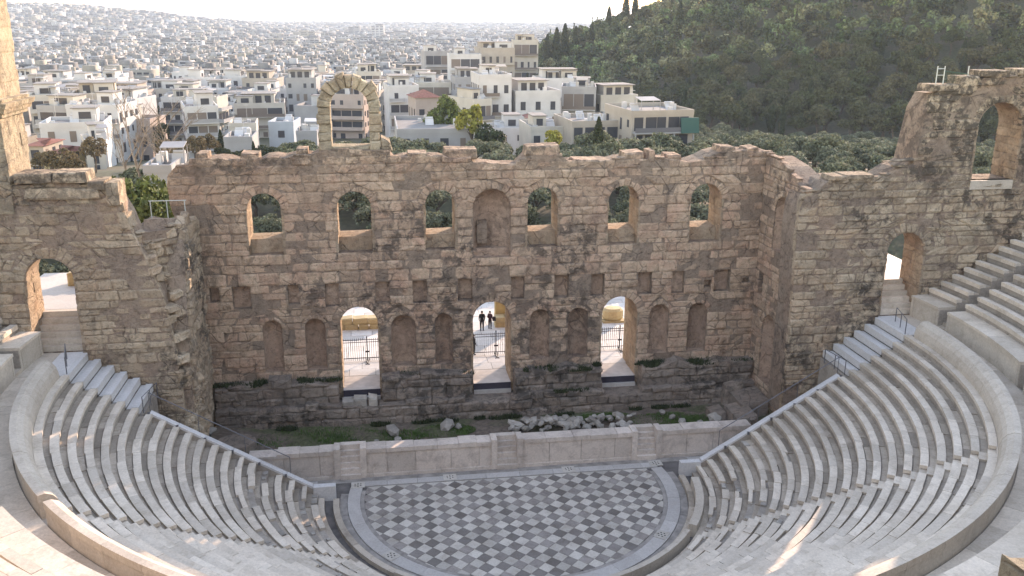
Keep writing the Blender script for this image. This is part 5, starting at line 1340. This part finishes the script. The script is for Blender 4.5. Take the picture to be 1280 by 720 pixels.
px_house(838, 850, 152, 172, 230, 0, 8, 'white', 'small white hut among the olive trees', floors=1, balc=False, penth=False)

# street blocks filling the near city, on a rotated grid
COLS = ['white']*8+['cream']*3+['grey']*6+['beige']*2+['pinkish', 'white', 'pale blue']
cand = []
ga = math.radians(11)
for i in range(-96, 96):
    for j in range(0, 130):
        u = i*11.8+(3.5 if i % 3 == 0 else 0)+U(-1.2, 1.2); w_ = 175+j*12.2+(3.5 if j % 2 else 0)+U(-1, 1)
        x = CAM[0]+u*math.cos(ga)+w_*math.sin(ga); y = CAM[1]-u*math.sin(ga)+w_*math.cos(ga)
        dx, dy = x-CAM[0], y-CAM[1]; D = math.hypot(dx, dy); azd = math.degrees(math.atan2(dx, dy))
        if azd < -27 or azd > 42 or D > 1650: continue
        if D < 232 and -27 < azd < -1: 
            if D < 212 or azd > -14: continue
        elif D < 262: continue
        if azd > 1 and D < 300: continue
        if float(hill_at(np.float64(x), np.float64(y))) > 0.6 or (azd > 8.5 and D < 700) or azd > 16: continue
        if not footprint_clear(x, y, 4.5): continue
        cand.append((D, x, y, azd))
cand.sort()
far = []
nind = 0
for D, x, y, azd in cand:
    if -13.7 < azd < -12.2 and D < 460: continue          # the dark street
    w, d, h = U(8.0, 12.8), U(8, 12), R.choice([6.2, 9.3, 9.3, 12.4, 12.4, 15.5])
    if D < 330: h = min(h, 12.4)
    col = R.choice(COLS); rz = -ga+math.radians(U(-4, 4))+(math.pi/2 if U(0, 1) < .3 else 0)
    if nind < 265:
        fl = round(h/3.1)
        zone = 'in the nearer streets behind the theatre' if D < 420 else 'in the mid-distance streets behind the theatre'
        lab = '%s %s-storey flat-roofed block %s' % (col, {2: 'two', 3: 'three', 4: 'four', 5: 'five', 6: 'six'}[fl], zone)
        house(x, y, tz(x, y)-.5, w, d, h, rz, col, lab, lab, floors=fl)
        nind += 1
    else: far.append((x, y, w, d, h, rz, D))
# the far city: one mass
g = np.random.default_rng(3)
for _ in range(17000):
    D = math.sqrt(g.uniform(1400**2, 5300**2)); azd = g.uniform(-27, 15); a = math.radians(azd)
    x, y = CAM[0]+D*math.sin(a), CAM[1]+D*math.cos(a)
    if azd > 9 and D < 900: continue
    k = 1.0+D/5600
    far.append((x, y, g.uniform(9, 20)*k, g.uniform(9, 17)*k, g.choice([9, 12, 12, 15, 15, 18, 21])*g.uniform(.85, 1.1), -ga+g.uniform(-.3, .3), D))
for (pxx, D, w, h) in ((500, 2300, 70, 24), (390, 2000, 45, 28), (478, 1900, 25, 42), (560, 1700, 60, 20), (600, 1750, 80, 18), (295, 900, 40, 12), (450, 2500, 30, 34), (545, 2100, 30, 26)):
    p = pix_ground(pxx, D); far.append((p[0], p[1], w, 18, h, -.1, D))
FV = []; FW_ = []
def rot(x, y, rz, pts): c, s = math.cos(rz), math.sin(rz); return [(x+a*c-b2*s, y+a*s+b2*c, z) for a, b2, z in pts]
bv, bf, wv, wf = [], [], [], []
def quadbox(x, y, z0, w, d, h, rz):
    n0 = len(bv)
    bv.extend(rot(x, y, rz, [(-w/2, -d/2, z0), (w/2, -d/2, z0), (w/2, d/2, z0), (-w/2, d/2, z0), (-w/2, -d/2, z0+h), (w/2, -d/2, z0+h), (w/2, d/2, z0+h), (-w/2, d/2, z0+h)]))
    bf.extend([(n0, n0+1, n0+5, n0+4), (n0+1, n0+2, n0+6, n0+5), (n0+2, n0+3, n0+7, n0+6), (n0+3, n0, n0+4, n0+7), (n0+4, n0+5, n0+6, n0+7)])
for (x, y, w, d, h, rz, D) in far:
    z0 = tz(x, y)-3; quadbox(x, y, z0, w, d, h+3, rz)
    if D < 2000:
        for _ in range(3): quadbox(x+U(-.4, .4)*w, y+U(-.4, .4)*d, z0+h+3, U(.8, 2), U(.8, 2), U(.8, 2.0), rz)
    if U(0, 1) < .75: quadbox(x+U(-.2, .2)*w, y+U(-.2, .2)*d, z0+h+3, w*U(.3, .6), d*U(.3, .6), U(2.2, 3.4), rz)
    fl = max(2, int(h/3.1))
    if D > 3600: fl = 2 if U(0, 1) < .5 else 1
    for f_ in range(fl):
        zb = z0+3+(f_+.3)*h/fl; wh = h/fl*U(.32, .5)
        nb = 3 if D < 2200 else (2 if D < 3600 else 1)
        for k in range(nb):
            if U(0, 1) < .2: continue
            u0 = -w/2+w*(k+.08+U(0, .12))/nb; u1 = -w/2+w*(k+.78+U(0, .18))/nb; n0 = len(wv)
            wv.extend(rot(x, y, rz, [(u0, -d/2-.08, zb), (u1, -d/2-.08, zb), (u1, -d/2-.08, zb+wh), (u0, -d/2-.08, zb+wh)])); wf.append((n0, n0+1, n0+2, n0+3))
        if D < 2400 and U(0, 1) < .6:
            s = 1 if U(0, 1) < .5 else -1; n0 = len(wv)
            q = [(s*(w/2+.08), -d*.35, zb), (s*(w/2+.08), d*.3, zb), (s*(w/2+.08), d*.3, zb+wh), (s*(w/2+.08), -d*.35, zb+wh)]
            wv.extend(rot(x, y, rz, q)); wf.append((n0, n0+1, n0+2, n0+3) if s > 0 else (n0, n0+3, n0+2, n0+1))
n = NT('far_plaster'); g_ = n.n('ShaderNodeNewGeometry')
n.color(n.ramp(g_.outputs['Random Per Island'], [(0, (.12, .12, .12)), (.22, (.19, .187, .18)), (.47, (.28, .28, .28)), (.64, (.25, .232, .195)), (.79, (.2, .178, .155)), (.88, (.36, .36, .36))], 'CONSTANT')); M_FARP = n.done()
fc = thing('distant_city', 'pale mass of distant flat-roofed blocks stretching to the horizon', 'city', (0, 2000, -30)); fc['kind'] = 'stuff'
mesh_obj('far_blocks', np.array(bv), np.array(bf), M_FARP, fc)['kind'] = 'stuff'
mesh_obj('far_windows', np.array(wv), np.array(wf), M_GLASS, fc)['kind'] = 'stuff'

# ------------------------------------------------------------------ planting
LAB_O = 'grey-green olive tree in the grove behind the stage wall'
pts = []
def far_enough(x, y, r): return all((x-a)**2+(y-b2)**2 > r*r for a, b2 in pts)
for _ in range(5200):
    if len(pts) >= 290: break
    D = U(112, 275); azd = U(-6.5, 38); a = math.radians(azd); x, y = CAM[0]+D*math.sin(a), CAM[1]+D*math.cos(a)
    if D > 150 and azd < 17.5: continue
    if D > 262: continue
    if D > 172 and azd < 18.8: continue
    if not far_enough(x, y, 3.9) or not footprint_clear(x, y, 1.5): continue
    pts.append((x, y)); K_OLIVE.put((x, y, tz(x, y)-.5), U(.95, 1.35), LAB_O, 'olive trees in the grove', sz=U(.85, 1.1))
for _ in range(900):
    D = U(88, 126); azd = U(-21, 31)
    if D > 112 and azd > -7: continue
    a = math.radians(azd); x, y = CAM[0]+D*math.sin(a), CAM[1]+D*math.cos(a)
    if far_enough(x, y, 3.8): pts.append((x, y)); K_OLIVE.put((x, y, tz(x, y)-.4), U(.85, 1.15), 'low olive tree seen through the arched windows of the stage wall', 'low olive trees behind the stage wall')
def pt(px, D): return pix_ground(px, D)
K_BROAD.put(pt(555, 180), 1.35, 'large dense green tree by the long low grey building', sz=1.15)
K_YEL.put(pt(588, 165), 1.6, 'tall yellow-green tree beside the large dense green tree', sz=1.5)
K_YEL.put(pt(690, 150), 1.25, 'bright yellowing tree in front of the cream house')
K_CYP.put(pt(747, 138), .95, 'slim dark cypress in front of the concrete-framed house')
K_RUST.put(pt(690, 215), 1.6, 'rust-coloured autumn tree beside the white gable')
K_DSHRUB.put(pt(613, 160), 2.0, 'dark rounded shrub beside the yellow-green tree', cat='shrub')
for px, D, s, lab in ((278, 185, .7, 'small dark cypress beside the white four-storey block'), (318, 165, .42, 'tiny cypress above the stage wall head')): K_CYP.put(pt(px, D), s, lab)
for k in range(7): K_DSHRUB.put(pt(282+k*9+U(-3, 3), 160+U(-4, 4)), U(.7, 1.0), 'dark low shrub in the garden behind the stage wall head', 'dark garden shrubs', 'shrub')
p = on_y(175, 250, 24); K_SHRUB.put((p[0], 24, 9.5), 1.5, 'bright green bush behind the broken wing', cat='shrub', sz=1.3)
p = on_y(160, 235, 30); K_SHRUB.put((p[0], 30, 9.0), 1.2, 'olive-green bush tucked behind the bright green bush', cat='shrub', sz=1.2)
for k, (px, D) in enumerate(((70, 140), (88, 138), (55, 146), (118, 150), (205, 150), (225, 155), (245, 160), (262, 165))):
    K_RUST.put(pt(px, D), U(.8, 1.1), 'brownish leafless-looking bush in the gardens by the yellow mansion', 'brown garden bushes', 'shrub')
for k in range(16):
    D = 215+k*16; K_DSHRUB.put(pt(197+k*.35+U(-3, 3), D), U(1.3, 1.9), 'dark street tree in the shaded street canyon', 'street trees in the canyon', 'tree', 1.5)
# bare plane trees
def bare_tree(loc, h, seed, label):
    rr = random.Random(seed); root = thing('bare_tree', label, 'tree', loc); tk = MB(); brn = MB()
    def grow(p, d, L, r, lvl, mbx):
        e = p+d*L; mid = p.lerp(e, .5)+Vector((rr.uniform(-.06, .06), rr.uniform(-.06, .06), 0))*L
        mbx.tube([p, mid, e], [r, r*.85, r*.65], 5, False)
        if lvl == 0: return
        for k in range(3 if lvl > 1 else 4):
            dd = (d+Vector((rr.uniform(-.75, .75), rr.uniform(-.75, .75), rr.uniform(-.1, .5)))).normalized()
            grow(p.lerp(e, rr.uniform(.55, 1.0)), dd, L*rr.uniform(.5, .75), r*.55, lvl-1, brn)
    grow(Vector((0, 0, -.5)), Vector((rr.uniform(-.1, .1), rr.uniform(-.1, .1), 1)).normalized(), h*.45, h*.013, 4, tk)
    tk.build('trunk', M_PALEBARK, root, keep=False); brn.build('branches', M_PALEBARK, root, keep=False)
for px, D, h, lab in ((172, 118, 15, 'tall pale leafless tree with forked branches behind the broken wing'), (203, 122, 14, 'pale leafless tree leaning towards the white four-storey block'), (153, 126, 12, 'slender pale leafless tree near the narrow yellow house'), (215, 132, 10, 'short pale leafless tree at the end of the shaded street')):
    q = pt(px, D); bare_tree(q, h, int(px), lab)
# small grey house and walls in the gap behind the broken wing
px_house(190, 226, 214, 262, 112, 0, 9, 'grey', 'low grey one-storey building behind the broken wing', floors=1, balc=False, penth=False, wface=False)

# ------------------------------------------------------------------ wooded hill
hp = []
for _ in range(30000):
    D = math.sqrt(g.uniform(255**2, 640**2)); azd = g.uniform(8.2, 41); a = math.radians(azd); x, y = CAM[0]+D*math.sin(a), CAM[1]+D*math.cos(a)
    hz = float(hill_at(np.float64(x), np.float64(y)))
    if hz < 0.6 or D > 575: continue
    hp.append((D, x, y, azd))
grid = {}; keep = []
for D, x, y, azd in hp:
    c = (int(x//7.0), int(y//7.0))
    if c in grid or not footprint_clear(x, y, 1): continue
    grid[c] = 1; keep.append((D, x, y, azd))
keep.sort()
idx = set(range(0, 260))
V, F, TN, off = [], [], [], 0
LAB_H = 'rounded pine growing on the lower slope of the wooded hill'
for k, (D, x, y, azd) in enumerate(keep):
    z = tz(x, y); q = project((x, y, z+5))
    inv = q is not None and -20 < q[0] < 1300 and -40 < q[1] < 400
    if k in idx and inv:
        if U(0, 1) < .08: K_CYP.put((x, y, z-.3), U(.9, 1.3), 'dark pointed cypress among the pines on the lower hill slope', 'cypresses on the lower slope')
        else: K_PINE.put((x, y, z-.3), U(.9, 1.45), LAB_H, 'pines on the lower hill slope', sz=U(.85, 1.2))
        continue
    if not inv: continue
    r = g.uniform(3.2, 5.8); hgt = g.uniform(3.0, 5.2); cyp = g.uniform() < .05
    if cyp:
        hh2 = g.uniform(0, 1, 170); aa = g.uniform(0, 6.28, 170); rr3 = (1-hh2)**.7*1.3
        p = np.stack([rr3*np.cos(aa), rr3*np.sin(aa), hh2*12], 1)+np.array([x, y, z]); d = np.stack([np.cos(aa), np.sin(aa), np.full(170, .3)], 1)
        vv, ff = leaf_quads(g, p, d, .42)
    else:
        p, d = crown_pts(g, 260, r, r, hgt, 9); p = p+np.array([x, y, z+hgt*.8+1.0]); vv, ff = leaf_quads(g, p, d, .62)
    V.append(vv); F.append(ff+off); off += len(vv); TN.append(np.full(len(ff), g.uniform(), np.float32))
fo = mesh_obj('forest', np.concatenate(V), np.concatenate(F), ML_FOREST)
fo.data.attributes.new('tint', 'FLOAT', 'FACE').data.foreach_set('value', np.concatenate(TN))
tag(fo, 'dense dark pine wood covering the hill beyond the houses', 'wood', kind='stuff')
# tall cypresses on the skyline of the hill
for px, D, s in ((682, 450, 2.2), (693, 440, 2.5), (703, 450, 2.4), (716, 460, 1.9), (755, 500, 1.8), (775, 505, 2.2), (786, 505, 2.0), (840, 430, 1.9), (1010, 440, 1.9), (735, 470, 1.6), (920, 420, 1.8), (1160, 380, 1.8)):
    p = pt(px, D); K_CYP.put((p[0], p[1], p[2]-.5), s, 'tall dark cypress rising over the hill skyline', 'cypresses on the hill skyline')
# slender lamp post by the return wall
p = pt(1006, 118); lp = thing('lamp_post', 'thin grey lamp post behind the stage corner', 'lamp post', p)
MB().tube([(p[0], p[1], p[2]), (p[0], p[1], p[2]+5.0)], [.07, .05], 6).build('pole', M_METAL, lp); MB().box(p[0]-.2, p[0]+.25, p[1]-.15, p[1]+.15, p[2]+5.0, p[2]+5.25).build('lamp_head', M_NEW, lp)
# scattered trees between the far blocks
V, F, off = [], [], 0
for _ in range(900):
    D = math.sqrt(g.uniform(330**2, 2600**2)); azd = g.uniform(-27, 9); a = math.radians(azd); x, y = CAM[0]+D*math.sin(a), CAM[1]+D*math.cos(a)
    if not footprint_clear(x, y, 0): continue
    p, d = crown_pts(g, 60, 3.2, 3.2, 3.6, 6); vv, ff = leaf_quads(g, p+np.array([x, y, tz(x, y)+6]), d, .95)
    V.append(vv); F.append(ff+off); off += len(vv)
ML_STREET = mat_leaf('street_leaf', (.05, .065, .03), (.06, .07, .03))
tag(mesh_obj('street_trees', np.concatenate(V), np.concatenate(F), ML_STREET), 'dark dots of trees scattered between the distant blocks', 'trees', kind='stuff')

# ------------------------------------------------------------------ haze
hz = MB().box(-26500, 30500, -95, 26000, -97, 112).build('haze', None)
tag(hz, 'thin pale haze lying over the city', 'haze', kind='stuff')
hm = bpy.data.materials.new('haze'); hm.use_nodes = True; t = hm.node_tree; t.nodes.clear()
o = t.nodes.new('ShaderNodeOutputMaterial'); pv = t.nodes.new('ShaderNodeVolumePrincipled'); pv.inputs['Density'].default_value = 0.00011
pv.inputs['Color'].default_value = (.66, .80, .97, 1); pv.inputs['Anisotropy'].default_value = 0.1
t.links.new(pv.outputs[0], o.inputs['Volume']); hz.data.materials.append(hm)
